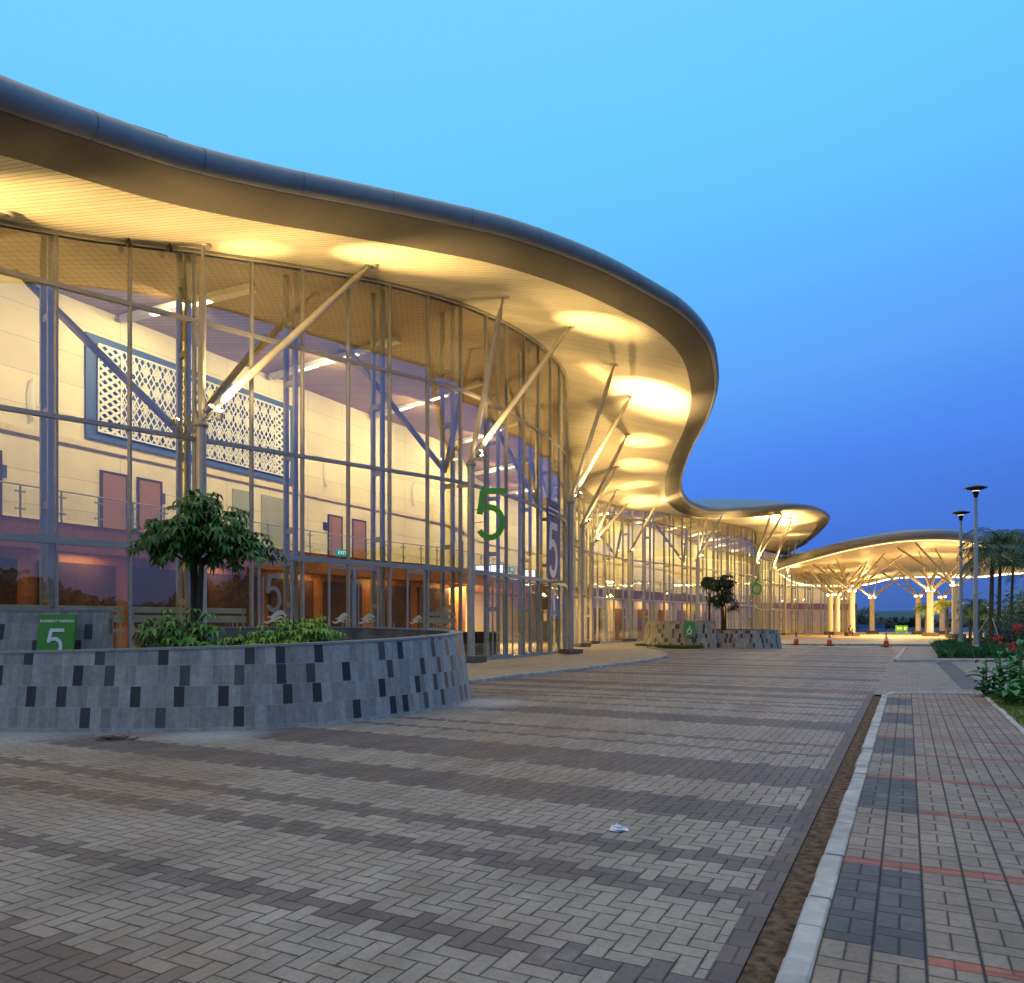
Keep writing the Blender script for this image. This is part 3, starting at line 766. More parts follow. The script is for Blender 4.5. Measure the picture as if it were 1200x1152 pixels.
# room doors + door plates on the upper wall
def bw_pt(s_, z, out=0.0):
    q = BWc.at(s_); return Vector((q[0], q[1], z)) + BWc.nrm(s_)*out
def bw_u(u, ymax=54):
    return min((BWc.L*i/800 for i in range(801) if 15 < BWc.at(BWc.L*i/800)[1] < ymax), key=lambda d: abs(U0 + F*BWc.at(d)[0]/BWc.at(d)[1] - u))
for u in (-20, 134, 175, 391, 421, 590, 604):
    d = bw_u(u); a, b = bw_pt(d-.5, 0, .03), bw_pt(d+.5, 0, .03); t = (b-a).normalized(); c = (a+b)/2; n = Vector((t.y,-t.x,0))
    mb = MB(); mb.box((c.x, c.y, 4.93+1.2), (.98,.06,2.4), math.atan2(t.y, t.x)); do = mb.build('room_door', M['doorwood'], hall)
    mb = MB()
    for x, w in ((-.54,.09),(.54,.09)): mb.box(c+t*x+Vector((0,0,4.93+1.2)), (w,.085,2.4), math.atan2(t.y, t.x))
    mb.box(c+Vector((0,0,4.93+2.45)), (1.17,.085,.09), math.atan2(t.y, t.x)); mb.build('door_frame', M['darkwood'], do)
    mb = MB(); mb.tube([c+t*.38+n*.07+Vector((0,0,5.8)), c+t*.38+n*.07+Vector((0,0,6.15))], .02, 6); mb.build('handle', M['galv'], do)
for u in (5, 120, 190, 380, 437):
    d = bw_u(u); p = bw_pt(d, 6.75, .02); n = BWc.nrm(d); mb = MB(); mb.box(p, (.03,.32,.42), math.atan2(n.y, n.x)); mb.build('wall_plate', M['bluepanel'] if u in (5,190) else M['black'], hall)
for u, zz in ((38, 9.4), (382, 9.6), (483, 9.6)):           # leaf shaped wall lamps
    d = bw_u(u); n = BWc.nrm(d); t = Vector((-n.y, n.x, 0)); p = bw_pt(d, zz, .03)
    mb = MB(); rows = []
    for k in range(13):
        f = k/12*math.pi; w = .16*math.sin(f)**.7 + .008; z = -.75 + 1.5*k/12
        rows.append([p + t*(x*w) + n*(.12*(1-x*x)) + Vector((0,0,z)) for x in (-1,-.5,0,.5,1)])
    mb.loft(rows, smooth=True); mb.build('wall_lamp', M['white'], hall)
# glazed niche on the upper wall
for u0, u1 in ((272, 294), (306, 335)):
    a, b = bw_pt(bw_u(u0), 0, .03), bw_pt(bw_u(u1), 0, .03); c = (a+b)/2; t = (b-a); w = t.length; t.normalize()
    mb = MB(); mb.box((c.x, c.y, 6.4), (w, .05, 2.7), math.atan2(t.y, t.x)); mb.build('glazed_opening', simple('pale_green_glass', (.34,.36,.24), .2, 0, .08, 2), hall)
# artwork : blue framed white lattice
sa, sb = bw_u(97), bw_u(342); a, b = bw_pt(sa, 0, .04), bw_pt(sb, 0, .04); t = (b-a); Wd = t.length; t.normalize(); n = Vector((t.y,-t.x,0)); c = (a+b)/2
rzA = math.atan2(t.y, t.x)
mb = MB(); mb.box((c.x, c.y, 10.5), (Wd, .10, 3.95), rzA); art = mb.build('lattice_panel', M['bluepanel'], hall)
mb = MB(); z0, z1 = 8.85, 12.15; xl, xr = .45, Wd-.45
def lp(x, z): return a + t*x + n*.12 + Vector((0,0,z))
for x in (xl, xl+.95, xr-.95, xr): mb.bar(lp(x, z0), lp(x, z1), .05, .05, n)
for z in (z0, z1): mb.bar(lp(xl, z), lp(xr, z), .05, .05, n)
def seg(x0_, zz0, x1_, zz1, w, lo, hi):
    # clip to the panel in x and z
    dx, dz = x1_-x0_, zz1-zz0; t0, t1 = 0.0, 1.0
    for p_, q_ in ((-dx, x0_-lo), (dx, hi-x0_), (-dz, zz0-z0), (dz, z1-zz0)):
        if abs(p_) < 1e-9:
            if q_ < 0: return
        else:
            r_ = q_/p_
            if p_ < 0: t0 = max(t0, r_)
            else: t1 = min(t1, r_)
    if t1 - t0 < .02: return
    mb.bar(lp(x0_+dx*t0, zz0+dz*t0), lp(x0_+dx*t1, zz0+dz*t1), w, .03, n)
for lo, hi in ((xl, xl+.95), (xr-.95, xr)):
    for k in range(-4, 16):
        zc = z0 - 1.0 + k*.32
        seg(lo, zc, hi, zc+.7, .1, lo, hi); seg(lo, zc+.7, hi, zc, .1, lo, hi)
lo, hi = xl+.95, xr-.95
random.seed(11)
for k in range(-10, 80):
    x = lo + k*.27
    for dx in (.9, -.9): seg(x, z0, x+dx*2.2, z0+3.3, .042, lo, hi)
    if k % 2 == 0:
        for zz in (z0+.42, z0+1.24, z0+2.06, z0+2.88):
            for aa in range(4):
                th = R(aa*45 + 22.5); seg(x-.19*math.cos(th), zz-.24*math.sin(th), x+.19*math.cos(th), zz+.24*math.sin(th), .036, lo, hi)
            for sx, sz in ((1,1),(1,-1),(-1,1),(-1,-1)): seg(x+sx*.2, zz, x, zz+sz*.3, .042, lo, hi)
mb.build('lattice', M['lattice'], art)
# hanging blue banner with the number five, inside behind the glass
s_a, s_b = GL.s_at_u(638), GL.s_at_u(654); pA, pB = gp(s_a, 0, .10), gp(s_b, 0, .10); tb = (pB-pA); Wb = tb.length; tb.normalize(); nb_ = Vector((tb.y, -tb.x, 0)); cB = (pA+pB)/2
bn = MB(); bn.box((cB.x, cB.y, 5.75), (Wb,.02,3.9), math.atan2(tb.y, tb.x)); bo = bn.build('door_banner', M['bluepanel'], hall)
bn = MB(); strokes(bn, FIVE, lambda X, Z: pA + tb*(X+Wb*.14) + nb_*.012 + Vector((0,0,3.95+Z)), Wb*.72, 2.6, Wb*.15, .01, nb_); bn.build('banner_number', M['white'], bo)
bn = MB(); 
for z in (7.0, 7.25): bn.bar(pA + tb*Wb*.12 + nb_*.02 + Vector((0,0,z)), pB - tb*Wb*.12 + nb_*.02 + Vector((0,0,z)), .012, .09)
bn.build('banner_stripes', M['white'], bo)
# reception counters and lit screens deep in the lobby
for u, v, Y, w in ((566,668,44,.9),(581,667,46,.9),(620,672,52,.9),(747,711,80,1.3)):
    p = P(u, v, Y); p.z = max(p.z, 3.1); mb = MB(); mb.box(p, (w,.08,.55)); so = mb.build('lobby_screen', M['black'], hall)
    mb = MB(); mb.box(p+Vector((0,-.045,0)), (w-.08,.01,.47)); mb.build('screen_face', M['screen'], so)
p = P(573, 752, 36.5); mb = MB(); mb.box((p.x-.5, p.y, FLOOR+.55), (1.9,.7,1.1), .5); mb.build('counter', M['darkwood'], hall)
# exit signs standing over the transom
for s_ in (GL.s_at_u(408)-.05, GL.s_at_u(608)):
    p = gp(s_, 3.98, -.35); n = GL.nrm(s_); rz = math.atan2(n.y, n.x)
    mb = MB(); mb.box(p, (.06,.48,.24), rz); eo = mb.build('exit_sign', M['exit'], hall)
    t = Vector((-n.y, n.x, 0)); cu = bpy.data.curves.new('exit_text', 'FONT'); cu.body = 'EXIT'; cu.size = .17; cu.align_x = 'CENTER'; cu.align_y = 'CENTER'; cu.extrude = .002
    to = bpy.data.objects.new('exit_text', cu); me = bpy.data.meshes.new_from_object(to); bpy.data.objects.remove(to)
    me.materials.append(M['exit_l']); eo2 = bpy.data.objects.new('exit_letters', me); col.objects.link(eo2); eo2.parent = eo
    q = p + n*.034 - parent_world(eo)
    eo2.matrix_local = Matrix.Translation(q) @ Matrix(((t.x, 0, n.x), (t.y, 0, n.y), (0, 1, 0))).to_4x4()

# ---- outer columns with forked struts and floodlights
def soff_hit(u, v):
    o = Vector((0,0,EYE)); d = Vector(((u-U0)/F, 1, (HZ-v)/F)).normalized()
    h = SOFF.ray_cast(o, d)
    return h[0]
LIGHTS = []
def spot(loc, target, power, angle, blend=.7, color=(1,.63,.21), size=.06, name='flood_light'):
    l = bpy.data.lights.new(name, 'SPOT'); l.energy = power; l.spot_size = R(angle); l.spot_blend = blend; l.color = color; l.shadow_soft_size = size
    o = bpy.data.objects.new(name, l); col.objects.link(o); o.location = loc
    o.rotation_euler = (Vector(target)-Vector(loc)).to_track_quat('-Z', 'Y').to_euler(); return o
COLS = [((-16.2,13.6), 6.6, ((-160,246),(8,250))), ((-8.72,21.55), 7.3, ((238,287),(435,310))), ((-1.58,29.55), 7.85, ((590,347),(668,382))), ((2.9,37.9), 7.7, ((720,427),(740,463))),
        ((4.5,49.6), 8.0, ((735,509),(723,547))), ((5.95,57.2), 7.6, ((722,574),(736,590))), ((9.95,65.0), 7.6, ((762,602),(788,603))),
        ((17.9,74.3), 7.9, ((828,607),(856,606))), ((26.9,85.5), 8.1, ((903,604),(917,603))), ((31.2,92.5), 8.0, ((928,608),(918,628))), ((37.0,104.0), 7.8, ((925,640),(935,632)))]
for ci, ((x, y), zb, tops) in enumerate(COLS):
    base = Vector((x, y, FLOOR)); mb = MB()
    mb.tube([base, base+Vector((0,0,zb-FLOOR))], [.15,.135], 14)
    mb.lathe([(.16,0),(.2,.02),(.2,.1),(.16,.12)], (x, y, zb-.22), 14)
    near = GL.near(x, y); gpt = GL.p[near]
    for z in (3.65, 6.9): mb.bar(Vector((x, y, z)), Vector((gpt[0], gpt[1], z)), .1, .12)
    co = mb.build('column', M['steel'], hall)
    mb = MB(); mb.box((x, y, FLOOR+.11), (.95,.75,.22), .7); mb.build('plinth', M['plinth'], co)
    nd = Vector((x, y, zb))
    for u, v in tops:
        h = soff_hit(u, v)
        if h is None or (h-nd).length > 16 : h = nd + Vector((2.2,-1.2,4.2))
        dr = (h-nd).normalized(); mb = MB()
        L = (h-nd).length
        mb.tube([nd, nd+dr*.45, nd+dr*.5, nd+dr*(L-.75), nd+dr*(L-.45), nd+dr*(L-.40), nd+dr*(L-.03)], [.085,.085,.105,.105,.06,.05,.05], 12)
        mb.lathe([(.05,-.05),(.22,-.04),(.22,-.015),(.04,-.012)], h, 12)
        mb.build('strut', M['steel'], co)
        # floodlight bracket, body, lens
        out = Vector((dr.x, dr.y, 0)); far = 1.0 if y < 80 else .8
        side = out.normalized() if out.length > .05 else Vector((.6,-.8,0))
        lat = Vector((-side.y, side.x, 0)); lat = lat if lat.x > 0 else -lat
        q = nd + side*.10 + lat*.48 + Vector((0,0,.25))
        mb = MB(); mb.tube([nd+Vector((0,0,-.1)), q-Vector((0,0,.1))], .025, 6); mb.tube([q-dr*.22, q], [.075,.10], 10); fo = mb.build('floodlight', M['steel_dark'], co)
        mb = MB(); mb.lathe([(.0,.04),(.05,.03),(.085,0),(.05,-.03),(0,-.04)], q+dr*.045, 10); mb.build('lens', M['lamp'], fo)
        tgt = h + out*.9 + lat*1.3; pw = max(.8, ((tgt-q).length/5.0)**2)
        big = 2.4 if 36 < y < 39 else 1.0
        spot(q+dr*.3, tgt, 5600*far*pw*big, 44 if big > 1 else 30, 1.0)
        spot(q+dr*.3+lat*.15, h+out*2.4, 1500*far, 120, 1.0)

# struts that fork inside the glass behind each outer column
for (x, y), zb, tops in COLS[:8]:
    sc = GL.s_near(x, y); a = gp(sc, zb-.3, -.65)
    for ds in (-5.2, 4.6):
        b = gp(sc+ds*.75, min(GL.at(sc+ds*.75)[2]-.4, zb+4.0), -2.0); dr = (b-a).normalized(); L = (b-a).length
        mb = MB(); mb.tube([a, a+dr*.4, a+dr*(L-.5), b], [.075,.11,.11,.05], 10); mb.build('inner_strut', M['steel'], hall)
for u, ds in ((141, 0), (198, 0)):                              # small security cameras under the head trim
    s_ = GL.s_at_u(u); p = gp(s_, GL.at(s_)[2]-.10, .25); mb = MB()
    mb.tube([p+Vector((0,0,.12)), p], .035, 8); mb.lathe([(0,-.16),(.05,-.14),(.075,-.08),(.075,0),(0,.01)], p, 10); mb.build('camera_fitting', M['black'], hall)
# ---- interior lights (downlights and wall washers of the lobby)
def area(loc, target, power, sx, sy, color=(1,.77,.42), name='lobby_light'):
    l = bpy.data.lights.new(name, 'AREA'); l.energy = power; l.shape = 'RECTANGLE'; l.size = sx; l.size_y = sy; l.color = color
    o = bpy.data.objects.new(name, l); col.objects.link(o); o.location = loc
    o.rotation_euler = (Vector(target)-Vector(loc)).to_track_quat('-Z', 'Y').to_euler(); return o
for i in range(6, 60, 3):
    c = ceil_pt(i, .6); b = bw[i]; c.z -= .45
    area(c, (b[0], b[1], 7.5), 640, 2.2, .6, (1,.80,.36))
for s_ in [2+ k*5.5 for k in range(19)]:                       # lights under the balcony
    if s_ > BEc.L-2: break
    p = be_pt(s_, 3.9, .15); area(p, p + BEc.nrm(s_)*-.25 + Vector((0,0,-2)), 42, 1.6, .5, (1,.60,.22))
for x, y in ((-3.2,52),(-1,56),(0.5,60)):
    area((x, y-5, 3.8), (x, y-4.6, 0), 900, 2, 2, (1,.66,.26))

# ------------------------------------------------------------------ ground sheets
KA = math.atan2(.4578, .889)             # kerb direction: local +Y runs along the kerb, rotated clockwise from world +Y
def sheet(name, pts, z, mat, rz=0.0, sub=None, kind='structure'):
    rot = Matrix.Rotation(-rz, 3, 'Z')
    vs = [rot @ Vector((p[0], p[1], 0)) for p in pts]
    me = bpy.data.meshes.new(name); me.from_pydata([(v.x, v.y, 0) for v in vs], [], [tuple(range(len(vs)))]); me.materials.append(mat)
    o = bpy.data.objects.new(name, me); col.objects.link(o); o.location = (0, 0, z); o.rotation_euler = (0, 0, rz)
    o['kind'] = kind; return o
KR = -KA
def kl(x, s_): # local kerb frame -> world
    return Vector((.889*x + .4578*s_, -.4578*x + .889*s_, 0))
sheet('ground', [(-900,-400),(900,-400),(900,1500),(-900,1500)], -.03, M['ground'])
sheet('border_strip', [kl(-.79,-12), kl(-.66,-12), kl(-.66,18.62), kl(-.79,18.56)], .001, mat_runbond('border_pavers', .13, .21, (.11,.082,.078), (.15,.115,.105)), KR)
sheet('plaza', [kl(-60,-12), kl(-.79,-12), kl(-.79,18.55), kl(4,21), kl(4,60), kl(-60,60)], 0.0, M['plaza'], KR)
sheet('crossing_road', [kl(-.659,18.63), kl(30,32), kl(30,60), kl(-.659,60)], 0.004, M['cross'], KR)
sheet('gutter', [kl(-.66,-12), kl(-.46,-12), kl(-.46,17.6), kl(-.66,18.6)], -.012, M['gutter'], KR)
# sidewalks with kerbs
def slab(name, pts, z0, z1, mat, rz=0.0):
    rot = Matrix.Rotation(-rz, 3, 'Z'); n = len(pts)
    vs = [rot @ Vector((p[0], p[1], 0)) for p in pts]
    me = bpy.data.meshes.new(name)
    me.from_pydata([(v.x, v.y, z0) for v in vs] + [(v.x, v.y, z1) for v in vs], [], [tuple(range(n, 2*n))] + [(i, (i+1)%n, n+(i+1)%n, n+i) for i in range(n)])
    me.materials.append(mat); o = bpy.data.objects.new(name, me); col.objects.link(o); o.rotation_euler = (0,0,rz); o['kind'] = 'structure'; return o
e0 = PZ(1040, 811, .12); e1 = PZ(1153, 811.5, .12)
slab('sidewalk', [kl(-.349,-12), kl(1.335,-12), Vector((e1.x-.07, e1.y, 0)), Vector((e0.x+.25, e0.y-.12, 0)), kl(-.349, 17.3)], -.05, .115, M['walk'], KR)
def kerb(name, pts, block=.42, w=.125, z1=.12):
    """a row of separate kerb blocks along a polyline (one structure)"""
    mb = MB(); acc = []
    for a, b in zip(pts, pts[1:]):
        a = Vector(a); b = Vector(b); L = (b-a).length; n = max(1, round(L/block)); t = (b-a)/n
        for i in range(n):
            p = a + t*i; q = a + t*(i+1); c = (p+q)/2; dz = random.uniform(-.006,.006)
            hx = (q-p).length/2 - .005; ang = math.atan2(t.y, t.x); o = random.uniform(-.006,.006)
            rot = Matrix.Rotation(ang + random.uniform(-.004,.004), 3, 'Z'); r_ = .014
            prof_ = [(-w/2,-.06),(-w/2,z1-r_),(-w/2+r_,z1),(w/2-r_,z1),(w/2,z1-r_),(w/2,-.06)]
            rows = [[Vector((c.x, c.y, dz)) + rot @ Vector((x, y_+o, z_)) for y_, z_ in prof_] for x in (-hx, hx)]
            mb.loft(rows); mb.add(rows[0], [(0,1,2,3,4,5)]); mb.add(rows[1], [(5,4,3,2,1,0)])
    o = mb.build(name, M['kerb']); o['kind'] = 'structure'; return o
kerb('kerb', [kl(-.408,-12), kl(-.408,17.3), Vector((e0.x+.12, e0.y, 0)), Vector((e1.x, e1.y, 0))])
e2 = kl(1.385, -12); e3 = PZ(1156, 817, .12); kerb('bed_kerb', [kl(1.372,-12), Vector((e3.x, e3.y, 0))], .6, .085, .135)
# lawn strip beside the sidewalk, planted verge
sheet('verge', [kl(1.43,-12), kl(14,-12), kl(14,14), Vector((14.5,16.4,0)), Vector((e1.x+.1, e1.y+.05, 0)), Vector((e3.x+.06, e3.y, 0))], .118, M['lawn'])
k0 = PZ(1104,775,0); k1 = PZ(1143,808,0); kd = Vector((.32,0,0))
sheet('paving_strip', [Vector((k0.x,k0.y,0))-kd, Vector((k1.x,k1.y,0))-kd, Vector((k1.x,k1.y,0))+kd, Vector((k0.x,k0.y,0))+kd], .008, mat_runbond('dark_strip_pavers', .21, .105, (.085,.075,.075), (.13,.11,.11)), KR)
# second sidewalk island
i0 = PZ(1049.5, 772.5, .12); i1 = PZ(1062, 757.5, .12)
ip = [Vector((i0.x, i0.y, 0)), Vector((34, i0.y, 0)), Vector((40, i1.y, 0)), Vector((i1.x, i1.y, 0))]
slab('island_walk', [ip[0]+Vector((.14,.1,0)), ip[1]+Vector((0,.1,0)), ip[2], ip[3]+Vector((.14,0,0))], -.05, .115, M['cross'], KR)
kerb('island_kerb', [ip[3], ip[0], ip[1]], .9, .16)
b0 = P(1094, 757, 38.0)
bed = [Vector(q) for q in ((18.0,32.5,0),(60,32.5,0),(74,66,0),(48,63,0),(38,60,0),(32,56,0),(27.6,50,0),(24.2,44,0),(21,38,0),(19.2,34.6,0))]
sheet('planting_bed', bed, .135, M['soil'])
# canopy forecourt and hall apron
ap = [PZ(540,797,.1), PZ(600,790,.1), PZ(660,784,.1), PZ(720,777,.1), PZ(760,772,.1), PZ(779,768,.1), PZ(781,766,.1), PZ(770,762,.1), PZ(757,759,.1)]
ape = [Vector((-30,6,0)), Vector((-14,9.5,0)), Vector((-6.5,15.2,0)), Vector((-3.4,18.2,0))] + [Vector((p.x, p.y, 0)) for p in ap] + [Vector((9.6,53,0)), Vector((14,57,0)), Vector((22,58,0)), Vector((27.5,57.0,0)), Vector((33,56.5,0))]
apc = [Vector((p[0], p[1], 0)) for p in spline([(p.x, p.y, 0) for p in ape], 6)]
inner = [Vector((34,110,0)), Vector((24,100,0)), Vector((16,92,0)), Vector((6,82,0)), Vector((-4,66,0)), Vector((-8,52,0)), Vector((-24,26,0)), Vector((-34,10,0))]
slab('apron', apc + [Vector((33.2,80,0))] + inner, -.05, .075, M['apron'], KR)
kerb('apron_edge', apc[::2], .8, .14, .088)
sheet('forecourt', [Vector((27.5,57.1,0)), Vector((44,55.2,0)), Vector((80,60,0)), Vector((110,100,0)), Vector((100,150,0)), Vector((34,150,0)), Vector((33.3,80,0)), Vector((33.1,57,0))], .012, M['apron'])
sheet('lagoon', [Vector((60,190,0)), Vector((420,190,0)), Vector((500,420,0)), Vector((40,420,0))], .02, M['water'])

# ------------------------------------------------------------------ planters
def wall_run(mb_tile, mb_cop, pts, z_top, batter=.16, thick=.26, uv0=0.0, z_in=.8):
    """pts: outer base line (travel so that the outside is on the right)."""
    n = len(pts); L = [0]
    for a, b in zip(pts, pts[1:]): L.append(L[-1] + (b-a).length)
    out, uvr, cop, ins = [], [], [], []
    for i, p in enumerate(pts):
        t = (pts[min(i+1,n-1)] - pts[max(i-1,0)]).normalized(); nr = Vector((t.y, -t.x, 0)); zt = z_top(L[i]/L[-1])
        b0 = Vector((p.x, p.y, -.02)); t0 = b0 - nr*batter*zt/1.2; t0.z = zt
        out.append([b0.lerp(t0, k/4) for k in range(5)]); uvr.append([(L[i]+uv0, (zt+.02)*k/4) for k in range(5)])
        o_ = t0 + nr*.012; in_ = t0 - nr*thick
        cop.append([o_ + Vector((0,0,-.005)), o_ + Vector((0,0,.03)), in_ + Vector((0,0,.03)), in_ + Vector((0,0,-.005))])
        ins.append([in_ + Vector((0,0,-.004)) + nr*.01, Vector((in_.x, in_.y, z_in - .3)) + nr*.01])
    mb_tile.loft(out, smooth=True, uvrows=uvr)
    mb_cop.loft(cop, closed=True)
    for r_, o_ in ((cop[0], 1), (cop[-1], -1)): mb_cop.add(r_, [(0,1,2,3)])
    return ins, out
def planter(name, ring, ztop, sign_run, zs, label, soilz=.85):
    c = sum(ring, Vector((0,0,0)))/len(ring)
    root = tag(empty(name, (c.x, c.y, 0)), label, 'planter')
    pts = [Vector((p[0], p[1], 0)) for p in spline([(p.x, p.y, 0) for p in ring], 8)]
    a, b = MB(), MB(); ins, out = wall_run(a, b, pts, ztop)
    a.build('planter_wall', M['tiles'], root); b.build('coping', M['coping'], root)
    m = MB(); m.loft(ins, smooth=True); m.build('inner_wall', M['concrete'], root)
    m = MB(); n = len(ins); cen = sum((r_[0] for r_ in ins), Vector((0,0,0)))/n; cen.z = soilz + .08
    pr = [Vector((r_[1].x, r_[1].y, soilz)) for r_ in ins]; md = [p.lerp(cen, .5) + Vector((0,0,random.uniform(.0,.1))) for p in pr]
    m.add(pr + md + [cen], [(i, i+1, n+i+1, n+i) for i in range(n-1)] + [(n+i, n+i+1, 2*n) for i in range(n-1)] + [(n-1, 0, n, 2*n-1), (2*n-1, n, 2*n)], True)
    m.build('soil', M['soil'], root)
    if sign_run:
        a, b, m = MB(), MB(), MB()
        sp = [Vector((p[0], p[1], 0)) for p in spline([(p.x, p.y, 0) for p in sign_run], 8)]
        ins, out = wall_run(a, b, sp, zs, .2, .3, 40.0, .5)
        m.loft(ins, smooth=True)
        e_o = out[-1]; e_i = ins[-1]
        a.add([e_o[0], e_o[-1], e_i[0], e_i[1]], [(0,1,2,3)], False, [((60,0),(60.2,1.7),(60.5,1.7),(60.5,0))])
        a.build('sign_wall', M['tiles'], root); b.build('coping', M['coping'], root); m.build('inner_wall', M['concrete'], root)
    return root
V2 = lambda x, y: Vector((x, y, 0))
ring1 = [V2(-13.2,14.4), V2(-12.4,12.6), V2(-10,11.5), V2(-7.4,11.08), V2(-6.1,10.98), V2(-4.9,11.0), V2(-3.73,11.25), V2(-2.66,11.97), V2(-1.75,13.1), V2(-1.1,14.6), V2(-.85,15.8), V2(-1.05,17.0), V2(-1.9,18.1), V2(-3.3,18.7), V2(-5,18.9), V2(-6.8,18.6), V2(-8.4,17.4)]
planter('stone_planter', ring1, lambda f: 1.06 + .40*min(1, max(0, (f-.18)/.62)), [V2(-13.6,15.6), V2(-12,14.75), V2(-10,14.25), V2(-8.6,14.15), V2(-7.62,14.3)], lambda f: 1.80, 'large near tiled planter with a raised sign wall, umbrella tree and shrubs')
def s1(u, v): return PZ(u, v, 0)
ring2 = [V2(12.2,49.9), V2(13.2,49.2), V2(14.6,48.5), V2(16.0,48.4), V2(17.1,49.1), V2(17.75,50.6), V2(17.7,52.2), V2(16.6,53.9), V2(14.8,54.6), V2(12.6,54.3), V2(11.2,53.2), V2(10.6,51.8)]
planter('stone_planter', ring2, lambda f: 1.12 + .12*f, [V2(9.6,54.0), V2(8.9,52.5), V2(9.1,51.0), V2(10.2,49.9), V2(11.6,49.2), V2(13.05,48.95)], lambda f: 1.74, 'smaller distant grey tiled planter with warm lit sign wall and dark slim tree')

def board_sign(name, c, t, lean, W, H, num, text, label):
    """green sign board leaning back against a battered wall; c = centre of its bottom edge on the wall face"""
    n = Vector((t.y, -t.x, 0)); up = (Vector((0,0,1)) - n*lean).normalized(); nn = t.cross(up).normalized()
    if nn.dot(n) < 0: nn = -nn
    root = tag(empty(name, c), label, 'sign', 'green basement parking signs')
    mb = MB(); fx = lambda X, Z, o=0.0: c + t*X + up*Z + nn*o
    vs = [fx(x, z, o) for o in (0, .05) for x, z in ((-W/2,0),(W/2,0),(W/2,H),(-W/2,H))]
    mb.add(vs, [(0,3,2,1),(4,5,6,7),(0,1,5,4),(1,2,6,5),(2,3,7,6),(3,0,4,7)]); mb.build('board', M['green'], root)
    mb = MB(); strokes(mb, num, lambda X, Z: fx(X-W*.24, Z+H*.20, .0515), W*.52, H*.52, W*.095, .014, nn); mb.build('number', M['steelnum'], root)
    if text:
        cu = bpy.data.curves.new('sign_text', 'FONT'); cu.body = text; cu.size = W*.100; cu.align_x = 'CENTER'; cu.align_y = 'CENTER'; cu.extrude = .003; cu.offset = .002
        to = bpy.data.objects.new('sign_text', cu); me = bpy.data.meshes.new_from_object(to); bpy.data.objects.remove(to); me.materials.append(M['coneband'])
        tx = bpy.data.objects.new('lettering', me); col.objects.link(tx); tx.parent = root
        q = fx(0, H*.87, .054) - c
        tx.matrix_local = Matrix.Translation(q) @ Matrix(((t.x, up.x, nn.x), (t.y, up.y, nn.y), (t.z, up.z, nn.z))).to_4x4()
    mb = MB(); fa = lambda X, Z: fx(X-W*.28, Z+H*.07, .051)
    flatpoly(mb, [(0,.0),(.05*W*2,.05),(0,.10)], fa, nn, .006); mb.build('arrow', M['steelnum'], root)
    return root
t1 = (V2(-7.62,14.3) - V2(-9.4,14.2)).normalized(); 
sb_ = P(71, 764, 14.05); sb_.z = .80
board_sign('parking_sign', Vector((-8.33, 13.98, .78)), Vector((1,.03,0)).normalized(), .17, .66, .95, FIVE, 'BASEMENT PARKING', 'green basement parking sign with number 5 on the near planter wall')
board_sign('parking_sign', Vector((11.35, 49.12, .72)), Vector((.98,-.2,0)).normalized(), .17, .68, .98, SIX, '', 'small green sign with white number 6 on the distant planter wall')

# ------------------------------------------------------------------ big green numbers on the columns
def big_number(u0, u1, v0, v1, Y, num, label, cx, cy):
    a = P(u0, v1, Y); b = P(u1, v1, Y); H = P(u0, v0, Y).z - a.z; W = (b-a).length; t = (b-a).normalized(); n = Vector((0,-1,0))
    root = tag(empty('number_sign', a), label, 'sign', 'green door numbers on the columns')
    mb = MB(); strokes(mb, num, lambda X, Z: a + t*X + Vector((0,0,Z)), W, H, W*.165, .10, n); mb.build('numeral', M['greenn'], root)
    mb = MB()
    for z in (.35, .62): mb.bar(Vector((cx, cy, a.z+H*z)), Vector((a.x+W*.22, a.y+.06, a.z+H*z)), .03, .03)
    mb.build('bracket', M['steel_dark'], root)
big_number(557, 597, 573, 632, 29.0, FIVE, 'big green number 5 mounted in the air beside a forked column', -1.58, 29.55)
big_number(880, 894, 677, 696, 83.5, SIX, 'green number 6 hung in front of the far glass wall', 26.9, 85.5)

# ------------------------------------------------------------------ entrance canopy
can = tag(empty('entrance_canopy', (48, 95, 0)), 'wavy leaf shaped drop off canopy on white tree columns with glowing edge', 'canopy')
fr = spline([tuple(P(911,668,112)), tuple(P(921,664,103)), tuple(P(953,655,92)), tuple(P(1001,643,85)), tuple(P(1058,634,80)), tuple(P(1101,632.5,79)), tuple(P(1129,634.5,80)), tuple(P(1157,641.5,83)), tuple(P(1190,659,90)), tuple(P(1204,669,94))], 8)
bk = spline([tuple(P(913,672,114)), tuple(P(931,682,122)), tuple(P(956,686,128)), tuple(P(1013,685,132)), tuple(P(1044,678,132)), tuple(P(1072,676,130)), tuple(P(1110,676,126)), tuple(P(1143,676,120)), tuple(P(1175,673,110)), tuple(P(1203,671,96))], 8)
NC = len(fr); rows = []
for f_, b_ in zip(fr, bk): rows.append([f_.lerp(b_, k/10) + Vector((0,0,.5*math.sin(math.pi*k/10))) for k in range(11)])
mb = MB(); mb.loft(rows, smooth=True)
bm = bmesh.new()
for v in mb.v: bm.verts.new(v)
bm.verts.ensure_lookup_table()
for f in mb.f: bm.faces.new([bm.verts[k] for k in f])
CSOF = BVHTree.FromBMesh(bm); bm.free()
mb.build('canopy_soffit', mat_stripes('canopy_soffit_panels', (.62,.58,.48), .9, 'Y', .5, .45, 0, .07), can)
mb = MB(); fas = []
